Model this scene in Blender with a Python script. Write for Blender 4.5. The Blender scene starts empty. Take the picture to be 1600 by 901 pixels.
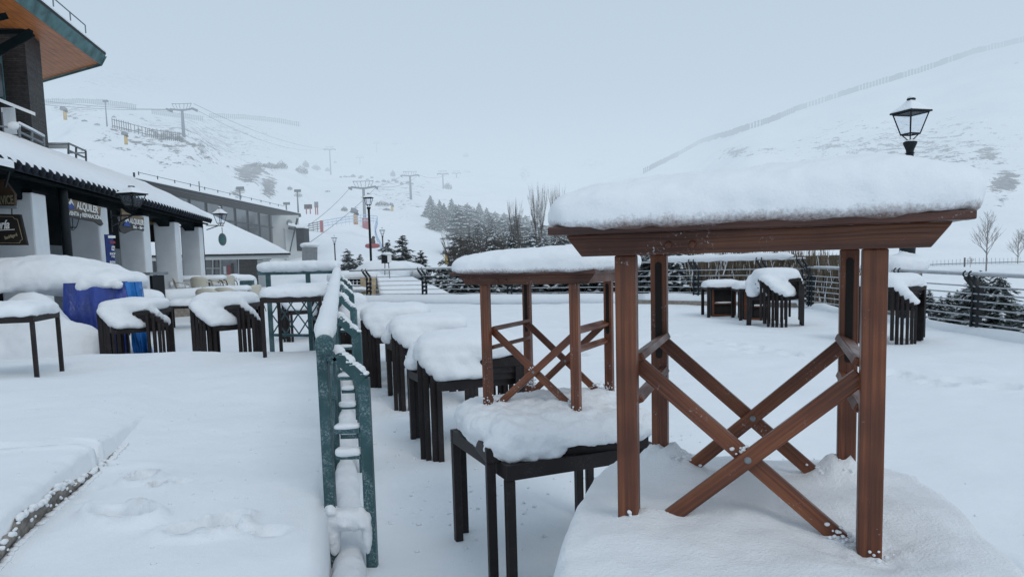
import bpy, bmesh, math, random
from mathutils import Vector, Matrix, noise
from mathutils.bvhtree import BVHTree
random.seed(7)
scene = bpy.context.scene
COL = scene.collection
R = math.radians

# ------------------------------------------------------------------ camera
F_PX, CX, CY = 1120.0, 800.0, 510.0
PITCH, ROLL = math.atan(106/1120), 0.027
EYE = Vector((0, 0, 1.5))
FW = Vector((0, math.cos(PITCH), -math.sin(PITCH)))
U0 = Vector((0, math.sin(PITCH), math.cos(PITCH)))
X0 = Vector((1, 0, 0))
RT = X0*math.cos(ROLL) - U0*math.sin(ROLL)
UP = X0*math.sin(ROLL) + U0*math.cos(ROLL)
cam_d = bpy.data.cameras.new("camera"); cam = bpy.data.objects.new("camera", cam_d); COL.objects.link(cam)
cam.matrix_world = Matrix(((RT.x, UP.x, -FW.x, 0), (RT.y, UP.y, -FW.y, 0), (RT.z, UP.z, -FW.z, 1.5), (0, 0, 0, 1)))
cam_d.sensor_width = 36; cam_d.lens = F_PX/1600*36
cam_d.shift_y = (CY-450.5)/1600
cam_d.clip_start = 0.05; cam_d.clip_end = 6000
scene.camera = cam

def ray(px, py):
    return FW + RT*((px-CX)/F_PX) + UP*((CY-py)/F_PX)
def P(px, py, Y):                      # survey point: direction seen at (px,py), at distance Y in front
    r = ray(px, py); return EYE + r*(Y/r.y)
def G(px, py, z):                      # survey point on the level z
    r = ray(px, py); return EYE + r*((z-1.5)/r.z)

# ------------------------------------------------------------------ materials
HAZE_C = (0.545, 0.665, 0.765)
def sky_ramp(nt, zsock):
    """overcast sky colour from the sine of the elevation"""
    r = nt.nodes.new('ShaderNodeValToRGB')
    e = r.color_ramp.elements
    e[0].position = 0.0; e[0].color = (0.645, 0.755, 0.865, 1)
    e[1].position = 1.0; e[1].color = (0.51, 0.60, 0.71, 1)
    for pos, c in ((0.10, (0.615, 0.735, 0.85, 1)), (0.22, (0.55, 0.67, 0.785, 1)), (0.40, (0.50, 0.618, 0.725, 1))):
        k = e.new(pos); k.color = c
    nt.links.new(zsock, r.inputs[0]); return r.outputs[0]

def haze_group():  # haze painted into the materials: sky-coloured emission mixed in with distance from EYE
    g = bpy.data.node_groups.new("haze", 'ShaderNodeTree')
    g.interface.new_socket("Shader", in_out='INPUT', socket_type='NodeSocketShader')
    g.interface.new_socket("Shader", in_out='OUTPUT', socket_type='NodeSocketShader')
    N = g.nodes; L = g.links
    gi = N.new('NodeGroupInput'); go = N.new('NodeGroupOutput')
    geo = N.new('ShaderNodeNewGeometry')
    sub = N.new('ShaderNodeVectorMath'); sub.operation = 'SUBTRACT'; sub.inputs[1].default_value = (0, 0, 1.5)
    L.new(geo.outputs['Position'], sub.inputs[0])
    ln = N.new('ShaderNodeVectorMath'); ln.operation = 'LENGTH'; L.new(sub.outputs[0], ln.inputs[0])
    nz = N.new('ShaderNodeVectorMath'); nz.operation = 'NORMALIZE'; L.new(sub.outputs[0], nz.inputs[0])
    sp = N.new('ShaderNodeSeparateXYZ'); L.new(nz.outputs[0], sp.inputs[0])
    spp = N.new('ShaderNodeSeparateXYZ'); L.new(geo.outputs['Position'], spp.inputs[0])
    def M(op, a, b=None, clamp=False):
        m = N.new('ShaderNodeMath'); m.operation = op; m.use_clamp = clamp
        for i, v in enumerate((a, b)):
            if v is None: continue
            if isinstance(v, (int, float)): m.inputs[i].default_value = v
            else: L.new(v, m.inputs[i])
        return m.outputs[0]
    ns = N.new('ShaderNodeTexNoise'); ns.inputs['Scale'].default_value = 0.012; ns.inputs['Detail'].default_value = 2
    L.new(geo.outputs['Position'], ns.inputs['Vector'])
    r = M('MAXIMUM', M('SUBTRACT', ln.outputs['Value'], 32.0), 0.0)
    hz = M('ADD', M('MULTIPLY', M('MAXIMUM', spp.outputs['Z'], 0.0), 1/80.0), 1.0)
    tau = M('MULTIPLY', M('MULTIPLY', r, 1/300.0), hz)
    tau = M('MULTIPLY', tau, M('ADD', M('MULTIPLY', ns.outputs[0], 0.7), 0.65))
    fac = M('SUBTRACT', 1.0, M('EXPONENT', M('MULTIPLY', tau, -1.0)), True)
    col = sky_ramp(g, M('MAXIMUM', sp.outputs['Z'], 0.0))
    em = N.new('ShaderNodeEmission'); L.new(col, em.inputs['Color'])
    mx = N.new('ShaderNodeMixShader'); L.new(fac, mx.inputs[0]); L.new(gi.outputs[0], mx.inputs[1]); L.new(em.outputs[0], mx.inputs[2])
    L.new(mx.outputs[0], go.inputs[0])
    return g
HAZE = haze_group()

class Mt:
    """small wrapper to build a node material"""
    def __init__(s, name, base=(.5, .5, .5), rough=.6, metal=0., spec=.5, haze=True):
        s.m = bpy.data.materials.new(name); s.m.use_nodes = True
        s.nt = s.m.node_tree; s.N = s.nt.nodes; s.L = s.nt.links
        s.b = s.N['Principled BSDF']; out = s.N['Material Output']
        s.b.inputs['Base Color'].default_value = (*base, 1); s.b.inputs['Roughness'].default_value = rough
        s.b.inputs['Metallic'].default_value = metal; s.b.inputs['Specular IOR Level'].default_value = spec
        s.out = out; s.top = s.b.outputs[0]
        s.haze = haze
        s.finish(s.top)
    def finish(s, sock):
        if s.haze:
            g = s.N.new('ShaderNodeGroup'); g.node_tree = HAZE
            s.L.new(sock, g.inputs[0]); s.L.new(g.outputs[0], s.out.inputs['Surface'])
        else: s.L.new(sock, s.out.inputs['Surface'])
    def coord(s, kind='Object', scale=(1, 1, 1)):
        if kind == 'Pos':
            t = s.N.new('ShaderNodeNewGeometry').outputs['Position']
        else: t = s.N.new('ShaderNodeTexCoord').outputs[kind]
        mp = s.N.new('ShaderNodeMapping'); mp.inputs['Scale'].default_value = scale
        s.L.new(t, mp.inputs[0]); return mp.outputs[0]
    def noise(s, vec, scale=5, detail=4, rough=.55):
        n = s.N.new('ShaderNodeTexNoise'); n.inputs['Scale'].default_value = scale
        n.inputs['Detail'].default_value = detail; n.inputs['Roughness'].default_value = rough
        s.L.new(vec, n.inputs['Vector']); return n.outputs[0]
    def ramp(s, fac, stops):
        r = s.N.new('ShaderNodeValToRGB'); e = r.color_ramp.elements
        while len(e) > len(stops): e.remove(e[-1])
        while len(e) < len(stops): e.new(.5)
        for k, (p, c) in enumerate(stops):
            e[k].position = p; e[k].color = (*c, 1) if len(c) == 3 else c
        s.L.new(fac, r.inputs[0]); return r.outputs[0]
    def mix(s, fac, a, b, mode='MIX'):
        m = s.N.new('ShaderNodeMix'); m.data_type = 'RGBA'; m.blend_type = mode
        for i, v in ((0, fac), (6, a), (7, b)):
            if isinstance(v, (int, float)): m.inputs[i].default_value = v
            elif isinstance(v, tuple): m.inputs[i].default_value = (*v, 1)
            else: s.L.new(v, m.inputs[i])
        return m.outputs[2]
    def math(s, op, a, b=0.):
        m = s.N.new('ShaderNodeMath'); m.operation = op
        for i, v in enumerate((a, b)):
            if isinstance(v, (int, float)): m.inputs[i].default_value = v
            else: s.L.new(v, m.inputs[i])
        return m.outputs[0]
    def color(s, sock): s.L.new(sock, s.b.inputs['Base Color']); return s
    def bump(s, h, strength=.3, dist=.01):
        b = s.N.new('ShaderNodeBump'); b.inputs['Strength'].default_value = strength; b.inputs['Distance'].default_value = dist
        s.L.new(h, b.inputs['Height']); s.L.new(b.outputs[0], s.b.inputs['Normal']); return s

M = {}
def snow_mat(name, base=(.80, .835, .87), fine=140, mid=9, ds=.004):
    t = Mt(name, base, .75, spec=.25)
    v = t.coord('Pos')
    a = t.noise(v, fine, 3); b = t.noise(v, mid, 5, .6)
    c = t.noise(v, 1.3, 3)
    t.color(t.mix(t.ramp(c, [(.3, (0, 0, 0)), (.7, (1, 1, 1))]), tuple(x*.955 for x in base), base))
    h = t.math('ADD', t.math('MULTIPLY', a, .35), b)
    t.bump(h, .55, ds); return t.m
M['snow'] = snow_mat('snow_surface', ds=.012)
M['capsnow'] = snow_mat('table_snow', (.80, .825, .855), 170, 14, .016)
# snow with thin brown bits of wet edge (big tables)
def plain(name, c, rough=.6, metal=0., spec=.4, var=.25, scale=6, bump=0.):
    t = Mt(name, c, rough, metal, spec)
    v = t.coord('Pos'); n = t.noise(v, scale, 5)
    lo = tuple(x*(1-var) for x in c); hi = tuple(min(1, x*(1+var)) for x in c)
    t.color(t.ramp(n, [(.3, lo), (.7, hi)]))
    if bump: t.bump(t.noise(v, scale*8, 4), .4, bump)
    return t.m
def wood_mat(name, a, b, dark, rough=.42, sx=85, frost=True, along='Z'):
    t = Mt(name, a, rough, spec=.45)
    v = t.coord('Object', (sx, sx, 2.2) if along == 'Z' else (2.2, sx, sx))
    n = t.noise(v, 1.0, 6, .6)
    w = t.N.new('ShaderNodeTexWave'); w.wave_type = 'BANDS'; w.bands_direction = 'X' if along == 'Z' else 'Z'
    w.inputs['Scale'].default_value = .8; w.inputs['Distortion'].default_value = 12; w.inputs['Detail'].default_value = 3
    w.inputs['Detail Scale'].default_value = 1.4
    t.L.new(t.coord('Object', (sx*.5, sx*.5, 2.0) if along == 'Z' else (2.0, sx*.5, sx*.5)), w.inputs['Vector'])
    c1 = t.ramp(n, [(.25, dark), (.5, a), (.75, b)])
    c2 = t.mix(t.math('MULTIPLY', w.outputs['Fac'], .12), c1, dark)
    big = t.noise(t.coord('Pos'), 5, 3)
    c3 = t.mix(t.ramp(big, [(.42, (.0, .0, .0)), (.68, (.62, .62, .62))]), c2, dark)
    if frost:
        fr = t.noise(t.coord('Pos'), 160, 3, .7)
        fm = t.noise(t.coord('Pos'), 7, 3, .7)
        f = t.math('MULTIPLY', t.ramp(fr, [(.60, (0, 0, 0)), (.68, (1, 1, 1))]), t.ramp(fm, [(.56, (0, 0, 0)), (.66, (.75, .75, .75))]))
        c3 = t.mix(f, c3, (.62, .65, .70))
    t.color(c3); t.bump(t.math('ADD', n, w.outputs['Fac']), .35, .0012)
    rr = t.ramp(big, [(.3, (.28, .28, .28)), (.7, (.6, .6, .6))]); t.L.new(rr, t.b.inputs['Roughness'])
    return t.m
WC = ((.170, .052, .020), (.285, .100, .038), (.050, .014, .008))
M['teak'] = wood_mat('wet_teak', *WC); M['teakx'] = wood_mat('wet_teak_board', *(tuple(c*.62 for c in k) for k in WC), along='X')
def melt():
    t = Mt('melting_slab_snow', (.80, .825, .855), .75, spec=.25); v = t.coord('Pos')
    a = t.noise(v, 170, 3); b = t.noise(v, 14, 5, .6); t.bump(t.math('ADD', t.math('MULTIPLY', a, .25), b), .40, .010)
    sx = t.N.new('ShaderNodeSeparateXYZ'); t.L.new(t.coord('Object'), sx.inputs[0])
    g = t.math('ADD', t.math('MULTIPLY', t.math('SUBTRACT', sx.outputs[2], .754), 34.), t.math('MULTIPLY', t.math('SUBTRACT', t.noise(v, 130, 4, .7), .5), 1.3))
    g = t.math('ADD', g, t.math('MULTIPLY', t.math('SUBTRACT', t.noise(v, 6, 3), .5), 1.6))
    t.color(t.mix(t.ramp(g, [(.05, (0, 0, 0)), (.95, (1, 1, 1))]), (.17, .115, .10), (.80, .825, .855)))
    return t.m
M['meltsnow'] = melt()
M['slot'] = plain('slot_dark', (.012, .009, .008), .8)
M['snowwood'] = wood_mat('wet_edge_wood', (.085, .030, .020), (.13, .05, .032), (.028, .011, .009), along='X')
def dark_metal(name, c, frost=.0):
    t = Mt(name, c, .5, .0, .28)
    v = t.coord('Pos')
    n = t.noise(v, 3, 3)
    base = t.ramp(n, [(.3, tuple(x*.7 for x in c)), (.7, tuple(x*1.35 for x in c))])
    if frost:
        a = t.noise(v, 110, 4, .75); b = t.noise(v, 6, 3, .6)
        f = t.math('MULTIPLY', t.ramp(a, [(.5, (0, 0, 0)), (.6, (1, 1, 1))]), t.ramp(b, [(.46, (0, 0, 0)), (.6, (frost,)*3)]))
        base = t.mix(f, base, (.62, .68, .72))
    t.color(base); t.bump(t.noise(v, 90, 3), .2, .001); return t.m
M['table'] = dark_metal('dark_table_frame', (.0165, .0120, .0120), .03)
M['green'] = dark_metal('green_painted_steel', (.035, .085, .095), .28)
M['iron'] = dark_metal('black_painted_iron', (.006, .010, .013), 0)
M['steel'] = plain('brushed_wire', (.42, .44, .46), .45, .5)
M['white_plaster'] = plain('white_plaster', (.74, .76, .78), .85, var=.05, scale=3, bump=.004)
M['grey_plaster'] = plain('shaded_plaster', (.24, .26, .28), .9, var=.12)  # arcade back wall: shade put into the base colour; plain grey elsewhere
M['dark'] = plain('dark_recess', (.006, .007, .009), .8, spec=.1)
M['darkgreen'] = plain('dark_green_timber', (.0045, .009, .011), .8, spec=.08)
M['tile'] = plain('dark_roof_tile', (.016, .020, .028), .7, spec=.12, var=.4, scale=4)
M['pale'] = plain('pale_concrete', (.50, .52, .52), .85, var=.08, scale=1.2)
M['cream'] = plain('cream_plastic', (.55, .52, .44), .5, var=.05)
M['white'] = plain('white_paint', (.75, .77, .78), .5, var=.05)
M['stone'] = plain('beige_stone', (.26, .23, .20), .9, var=.3, scale=14, bump=.01)
M['galv'] = plain('galvanised_steel', (.20, .22, .235), .6, .2, var=.15)
M['yellow'] = plain('yellow_pad', (.55, .36, .07), .6)
M['orange'] = plain('orange_pad', (.55, .27, .06), .6)
M['red'] = plain('red_pad', (.33, .05, .06), .6)
M['tan'] = plain('tan_wall', (.50, .38, .22), .8)
M['bark'] = plain('bark', (.055, .045, .04), .9, var=.4)
M['twig'] = plain('bare_twigs', (.10, .085, .075), .9, var=.4)
M['hedge'] = plain('brown_hedge', (.15, .118, .085), .9, var=.45, scale=3)
M['bluetarp'] = None
def tarp(name, c):
    t = Mt(name, c, .38, spec=.5); v = t.coord('Pos', (1, 1, .4))
    n = t.noise(v, 5, 5, .6); t.color(t.ramp(n, [(.3, tuple(x*.45 for x in c)), (.65, c)])); t.bump(n, .9, .06); return t.m
M['bluetarp'] = tarp('blue_tarpaulin', (.028, .062, .33)); M['lighttarp'] = tarp('bright_blue_tarpaulin', (.02, .20, .60))
def slate_mat():
    t = Mt('stacked_slate', (.03, .03, .033), .6, spec=.45)
    v = t.coord('Pos', (1, 1, 1))
    br = t.N.new('ShaderNodeTexBrick'); br.inputs['Scale'].default_value = 1
    for k, x in (('Mortar Size', .008), ('Brick Width', .42), ('Row Height', .055), ('Bias', 0.)): br.inputs[k].default_value = x
    br.inputs['Color1'].default_value = (.010, .0105, .012, 1); br.inputs['Color2'].default_value = (.075, .070, .068, 1); br.inputs['Mortar'].default_value = (.003, .003, .003, 1)
    sx = t.N.new('ShaderNodeSeparateXYZ'); t.L.new(v, sx.inputs[0])
    cb = t.N.new('ShaderNodeCombineXYZ'); t.L.new(t.math('ADD', sx.outputs[0], sx.outputs[1]), cb.inputs[0]); t.L.new(sx.outputs[2], cb.inputs[1])
    t.L.new(cb.outputs[0], br.inputs['Vector'])
    n = t.noise(v, 9, 5, .7)
    t.color(t.mix(.45, br.outputs['Color'], t.ramp(n, [(.35, (.01, .01, .012)), (.75, (.10, .085, .08))])))
    t.bump(t.math('ADD', br.outputs['Fac'], n), .9, .05); return t.m
M['slate'] = slate_mat()
def soffit_mat():
    t = Mt('varnished_soffit_boards', (.3, .12, .05), .45, spec=.3)
    v = t.coord('Pos'); sx = t.N.new('ShaderNodeSeparateXYZ'); t.L.new(v, sx.inputs[0])
    u = t.math('ADD', t.math('MULTIPLY', sx.outputs[0], .97), t.math('MULTIPLY', sx.outputs[1], .22))
    s = t.math('FRACT', t.math('MULTIPLY', u, 5.0)); gap = t.ramp(s, [(0, (0, 0, 0)), (.10, (1, 1, 1))])
    n = t.noise(t.coord('Pos', (6, 1, 6)), 2.2, 5)
    t.color(t.mix(gap, (.05, .02, .01), t.ramp(n, [(.3, (.36, .115, .032)), (.7, (.60, .215, .065))]))); return t.m
M['soffit'] = soffit_mat()
M['teal'] = plain('weathered_teal_fascia', (.075, .16, .165), .6, var=.45, scale=2.5)
def glass_mat():
    t = Mt('dark_window_glass', (.03, .045, .06), .08, spec=.8); n = t.noise(t.coord('Pos'), .6, 4)
    t.color(t.ramp(n, [(.35, (.015, .022, .030)), (.7, (.09, .115, .14))])); return t.m
M['glass'] = glass_mat()
def sign_wood():
    t = Mt('old_carved_board', (.2, .15, .1), .8); v = t.coord('Generated', (1, 1, 1)); sx = t.N.new('ShaderNodeSeparateXYZ'); t.L.new(v, sx.inputs[0])
    n = t.noise(t.coord('Generated', (3, 3, 12)), 2, 5)
    c = t.ramp(sx.outputs[2], [(.35, (.085, .085, .085)), (.75, (.33, .25, .16))])
    t.color(t.mix(t.ramp(n, [(.35, (.0,)*3), (.7, (.6,)*3)]), c, (.055, .05, .045))); t.bump(n, .6, .02); return t.m
M['signwood'] = sign_wood()
M['lettering'] = plain('white_lettering', (.78, .78, .76), .6, var=.03)
M['bluepaint'] = plain('blue_paint', (.04, .09, .30), .6)
M['banner'] = plain('blue_banner', (.02, .045, .20), .55)
M['brownsign'] = plain('brown_sign', (.06, .035, .02), .7)
M['ochre'] = plain('ochre_sign', (.35, .24, .06), .7)
M['amber'] = plain('aged_lettering', (.28, .24, .16), .7)
M['lampglass'] = None
def lampglass():
    t = Mt('clear_lantern_glass', (.8, .85, .9), .05)
    tr = t.N.new('ShaderNodeBsdfTransparent'); tr.inputs[0].default_value = (.93, .95, .97, 1)
    mx = t.N.new('ShaderNodeMixShader'); mx.inputs[0].default_value = .05
    t.L.new(tr.outputs[0], mx.inputs[1]); t.L.new(t.b.outputs[0], mx.inputs[2])
    for l in list(t.L):
        if l.to_node.type == 'GROUP': t.L.remove(l)
    for n in t.N:
        if n.type == 'GROUP': t.L.new(mx.outputs[0], n.inputs[0])
    return t.m
M['lampglass'] = lampglass()
def needles():
    t = Mt('conifer_needles', (.03, .05, .035), .8); n = t.noise(t.coord('Pos'), 3, 3)
    t.color(t.ramp(n, [(.3, (.028, .042, .040)), (.7, (.105, .125, .118))])); return t.m
M['needles'] = needles()
M['treesnow'] = plain('snow_on_branches', (.74, .78, .82), .8, var=.06)
M['kerb'] = plain('rough_stone_kerb', (.24, .215, .19), .95, var=.5, scale=22, bump=.02)
M['rock'] = plain('grey_rock', (.16, .17, .18), .9, var=.4, scale=2)
M['bush'] = plain('frosted_bush', (.12, .125, .125), .9, var=.4, scale=3)
M['net'] = plain('blue_net', (.42, .55, .70), .7)

# ------------------------------------------------------------------ mesh builder
class MB:
    def __init__(s): s.v = []; s.f = []; s.mi = []
    def add(s, vs, fs, mi=0):
        o = len(s.v); s.v += [tuple(x) for x in vs]; s.f += [tuple(i+o for i in f) for f in fs]; s.mi += [mi]*len(fs); return s
    def box(s, c, size, rz=0., mi=0, mat=None):
        hx, hy, hz = (k/2 for k in size); Rm = mat or Matrix.Rotation(rz, 3, 'Z'); c = Vector(c)
        vs = [c + Rm @ Vector((x, y, z)) for x in (-hx, hx) for y in (-hy, hy) for z in (-hz, hz)]
        return s.add(vs, [(0, 1, 3, 2), (4, 6, 7, 5), (0, 4, 5, 1), (2, 3, 7, 6), (0, 2, 6, 4), (1, 5, 7, 3)], mi)
    def bar(s, a, b, w, h, up=(0, 0, 1), mi=0):
        a, b = Vector(a), Vector(b); d = (b-a).normalized(); up = Vector(up)
        x = d.cross(up)
        if x.length < 1e-4: x = d.cross(Vector((1, 0, 0)))
        x.normalize(); y = x.cross(d)
        Rm = Matrix((x, y, d)).transposed()
        return s.box((a+b)/2, (w, h, (b-a).length), mi=mi, mat=Rm)
    def tube(s, pts, r, n=8, mi=0, cap=True):
        pts = [Vector(p) for p in pts]; rs = r if isinstance(r, (list, tuple)) else [r]*len(pts)
        vs = []; fs = []; x = None
        for i, p in enumerate(pts):
            d = (pts[min(i+1, len(pts)-1)]-pts[max(i-1, 0)]).normalized()
            if x is None:
                x = d.orthogonal().normalized()
            else:
                x = (x - d*x.dot(d)).normalized()
            y = d.cross(x)
            for k in range(n):
                t = 2*math.pi*k/n; vs.append(p + (x*math.cos(t)+y*math.sin(t))*rs[i])
        for i in range(len(pts)-1):
            for k in range(n):
                k2 = (k+1) % n; fs.append((i*n+k, i*n+k2, (i+1)*n+k2, (i+1)*n+k))
        if cap: fs.append(tuple(range(n-1, -1, -1))); fs.append(tuple((len(pts)-1)*n+k for k in range(n)))
        return s.add(vs, fs, mi)
    def lathe(s, c, prof, n=16, mi=0, rot=0.):
        c = Vector(c); vs = []; fs = []
        for (r, z) in prof:
            for k in range(n):
                t = 2*math.pi*k/n+rot; vs.append(c+Vector((r*math.cos(t), r*math.sin(t), z)))
        for i in range(len(prof)-1):
            for k in range(n):
                k2 = (k+1) % n; fs.append((i*n+k, i*n+k2, (i+1)*n+k2, (i+1)*n+k))
        fs.append(tuple(range(n-1, -1, -1))); fs.append(tuple((len(prof)-1)*n+k for k in range(n)))
        return s.add(vs, fs, mi)
    def prism(s, pts, vec, mi=0):
        pts = [Vector(p) for p in pts]; vec = Vector(vec); n = len(pts)
        vs = pts+[p+vec for p in pts]
        fs = [tuple(range(n-1, -1, -1)), tuple(range(n, 2*n))]+[(i, (i+1) % n, n+(i+1) % n, n+i) for i in range(n)]
        return s.add(vs, fs, mi)
    def blob(s, c, rad, e1=1., e2=1., n=20, m=12, rz=0., mi=0, nz=0., nf=3., floor=None):
        """superellipsoid; floor squashes the lower half to that fraction"""
        def pw(v, e): return math.copysign(abs(v)**e, v)
        c = Vector(c); Rm = Matrix.Rotation(rz, 3, 'Z'); vs = []
        for j in range(m+1):
            ph = -math.pi/2+math.pi*j/m
            for k in range(n):
                t = 2*math.pi*k/n
                p = Vector((rad[0]*pw(math.cos(ph), e1)*pw(math.cos(t), e2), rad[1]*pw(math.cos(ph), e1)*pw(math.sin(t), e2), rad[2]*pw(math.sin(ph), e1)))
                if floor is not None and p.z < 0: p.z *= floor
                q = c+Rm @ p
                if nz: q += Vector((noise.noise(q*nf), noise.noise(q*nf+Vector((9, 0, 0))), noise.noise(q*nf+Vector((0, 9, 0)))))*nz
                vs.append(q)
        fs = []
        for j in range(m):
            for k in range(n):
                k2 = (k+1) % n; fs.append((j*n+k, j*n+k2, (j+1)*n+k2, (j+1)*n+k))
        return s.add(vs, fs, mi)
    def mesh(s, name, mats, smooth=False):
        me = bpy.data.meshes.new(name); me.from_pydata(s.v, [], s.f)
        for m in (mats if isinstance(mats, (list, tuple)) else [mats]): me.materials.append(m)
        me.polygons.foreach_set('material_index', s.mi)
        if smooth: me.polygons.foreach_set('use_smooth', [True]*len(s.f))
        me.validate(); me.update(); return me
    def build(s, name, mats, parent=None, smooth=False, bevel=0., loc=None):
        o = bpy.data.objects.new(name, s.mesh(name, mats, smooth)); COL.objects.link(o)
        if parent: o.parent = parent
        if loc is not None: o.location = loc
        if bevel:
            b = o.modifiers.new('bevel', 'BEVEL'); b.width = bevel; b.segments = 2; b.limit_method = 'ANGLE'
        return o

def tag(o, label=None, cat=None, group=None, kind=None):
    for k, v in (('label', label), ('category', cat), ('group', group), ('kind', kind)):
        if v: o[k] = v
    return o
def empty(name, loc=(0, 0, 0), rz=0., label=None, cat=None, group=None, scale=1.):
    o = bpy.data.objects.new(name, None); COL.objects.link(o); o.location = loc; o.rotation_euler = (0, 0, rz); o.scale = (scale,)*3
    o.empty_display_size = .1
    return tag(o, label, cat, group)
def kids(o): return [c for c in bpy.data.objects if c.parent == o]
def copy_tree(o, loc=None, rz=None, label=None, group=None, parent=None, skip=()):
    c = o.copy(); COL.objects.link(c)
    if parent: c.parent = parent
    for ch in CH.get(o.name, []) or kids(o):
        if ch.name.split('.')[0] in skip: continue
        copy_tree(ch, parent=c)
    if loc is not None: c.location = loc
    if rz is not None: c.rotation_euler = (0, 0, rz)
    if label: c['label'] = label
    if group: c['group'] = group
    return c
CH = {}
def beam(name, a, b, w, t, mat, parent, up=(0, 1, 0), bevel=.003):
    """a board whose length runs along its own local z so that the grain follows it"""
    a, b = Vector(a), Vector(b); d = (b-a).normalized(); x = Vector(up).cross(d).normalized(); y = d.cross(x)
    m = MB(); m.box((0, 0, 0), (w, t, (b-a).length))
    o = m.build(name, mat, parent, bevel=bevel)
    Rm = Matrix((x, y, d)).transposed().to_4x4(); Rm.translation = (a+b)/2
    o.matrix_local = Rm; return o
def smooth01(t): t = max(0., min(1., t)); return t*t*(3-2*t)
def fbm(x, y, z=0., o=4):
    v = 0; a = 1.; p = Vector((x, y, z))
    for _ in range(o): v += a*noise.noise(p); p = p*2.03; a *= .5
    return v
def snowify(o, voxel=.016, sm=6, disp=.012, dsize=.09, seed=0):
    r = o.modifiers.new('remesh', 'REMESH'); r.mode = 'VOXEL'; r.voxel_size = voxel; r.use_smooth_shade = True
    s = o.modifiers.new('smooth', 'SMOOTH'); s.iterations = sm; s.factor = .6
    if disp:
        t = bpy.data.textures.new('snow_clouds', 'CLOUDS'); t.noise_scale = dsize; t.noise_depth = 3
        d = o.modifiers.new('displace', 'DISPLACE'); d.texture = t; d.strength = disp*2; d.mid_level = .5; d.texture_coords = 'GLOBAL'
    return o

# ------------------------------------------------------------------ world, sun
w = bpy.data.worlds.new("World"); scene.world = w; w.use_nodes = True
nt = w.node_tree; N = nt.nodes; L = nt.links
bg = N['Background']; out = N['World Output']
SUN_EL, SUN_AZ = 48, 150           # degrees; behind the camera, a little to the right
sky = N.new('ShaderNodeTexSky'); sky.sky_type = 'NISHITA'; sky.sun_disc = False
sky.sun_elevation = R(SUN_EL); sky.sun_rotation = R(SUN_AZ); sky.altitude = 2100
L.new(sky.outputs[0], bg.inputs[0]); bg.inputs[1].default_value = 0.05
tc = N.new('ShaderNodeTexCoord'); sp = N.new('ShaderNodeSeparateXYZ'); L.new(tc.outputs['Generated'], sp.inputs[0])
mxz = N.new('ShaderNodeMath'); mxz.operation = 'MAXIMUM'; mxz.inputs[1].default_value = 0; L.new(sp.outputs[2], mxz.inputs[0])
cloud = N.new('ShaderNodeBackground'); cloud.inputs[1].default_value = 1.14
L.new(sky_ramp(nt, mxz.outputs[0]), cloud.inputs[0])
ms = N.new('ShaderNodeMixShader'); ms.inputs[0].default_value = .90
L.new(bg.outputs[0], ms.inputs[1]); L.new(cloud.outputs[0], ms.inputs[2]); L.new(ms.outputs[0], out.inputs['Surface'])
sd = bpy.data.lights.new("sun", 'SUN'); sd.energy = .75; sd.angle = R(24); sd.color = (1, .96, .9)
so = bpy.data.objects.new("sun", sd); COL.objects.link(so)
dirv = Vector((math.sin(R(SUN_AZ))*math.cos(R(SUN_EL)), math.cos(R(SUN_AZ))*math.cos(R(SUN_EL)), math.sin(R(SUN_EL))))
so.rotation_euler = dirv.to_track_quat('Z', 'Y').to_euler()
scene.view_settings.view_transform = 'Standard'; scene.view_settings.look = 'None'; scene.view_settings.exposure = 0
scene.render.engine = 'CYCLES'
scene.cycles.use_denoising = True
scene.cycles.max_bounces = 6; scene.cycles.transparent_max_bounces = 8

# ------------------------------------------------------------------ hills: one sheet that starts under the terrace and reaches into the fog
YS = [25, 40, 60, 90, 120, 170, 250, 350, 500, 800, 1400]
TAB = {
 -1400: [-103, -56, 0, 60, 130, 190, 250, 300, 350, 420, 480],
 0:    [-103, -56, -5, 60, 150, 205, 255, 300, 350, 420, 480],
 150:  [-103, -56, 10, 140, 222, 243, 268, 300, 345, 410, 480],
 290:  [-103, -56, 0, 110, 195, 212, 232, 268, 330, 400, 470],
 400:  [-103, -56, -15, 60, 118, 152, 190, 232, 300, 380, 450],
 450:  [-103, -56, -15, 45, 92, 138, 172, 212, 280, 360, 430],
 520:  [-125, -80, 0, 42, 78, 108, 133, 162, 220, 300, 380],
 640:  [-125, -85, -25, 25, 60, 98, 122, 148, 195, 270, 350],
 760:  [-130, -90, -40, 5, 35, 75, 105, 130, 170, 240, 320],
 900:  [-130, -90, -45, -10, 12, 40, 75, 105, 145, 210, 290],
 1050: [-130, -85, -38, -12, 5, 40, 105, 142, 172, 220, 290],
 1200: [-125, -75, -32, -8, 35, 100, 185, 225, 255, 300, 360],
 1400: [-115, -60, -32, -5, 60, 145, 235, 290, 320, 370, 420],
 1600: [-105, -52, -32, -8, 75, 180, 290, 335, 370, 410, 450],
 3000: [-105, -52, -32, -8, 75, 180, 290, 345, 390, 430, 460]}
KX = sorted(TAB)
def e_at(px, Y):
    px = max(KX[0], min(KX[-1], px))
    for i in range(len(KX)-1):
        if px <= KX[i+1]: break
    t = (px-KX[i])/(KX[i+1]-KX[i]); t = t*t*(3-2*t) if KX[i] >= 0 and KX[i+1] <= 1600 else t
    def col(c):
        if Y <= YS[0]: return c[0]
        for j in range(len(YS)-1):
            if Y <= YS[j+1]: break
        s = (math.log(min(Y, YS[-1]))-math.log(YS[j]))/(math.log(YS[j+1])-math.log(YS[j]))
        return c[j]*(1-s)+c[j+1]*s
    return col(TAB[KX[i]])*(1-t)+col(TAB[KX[i+1]])*t
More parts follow.
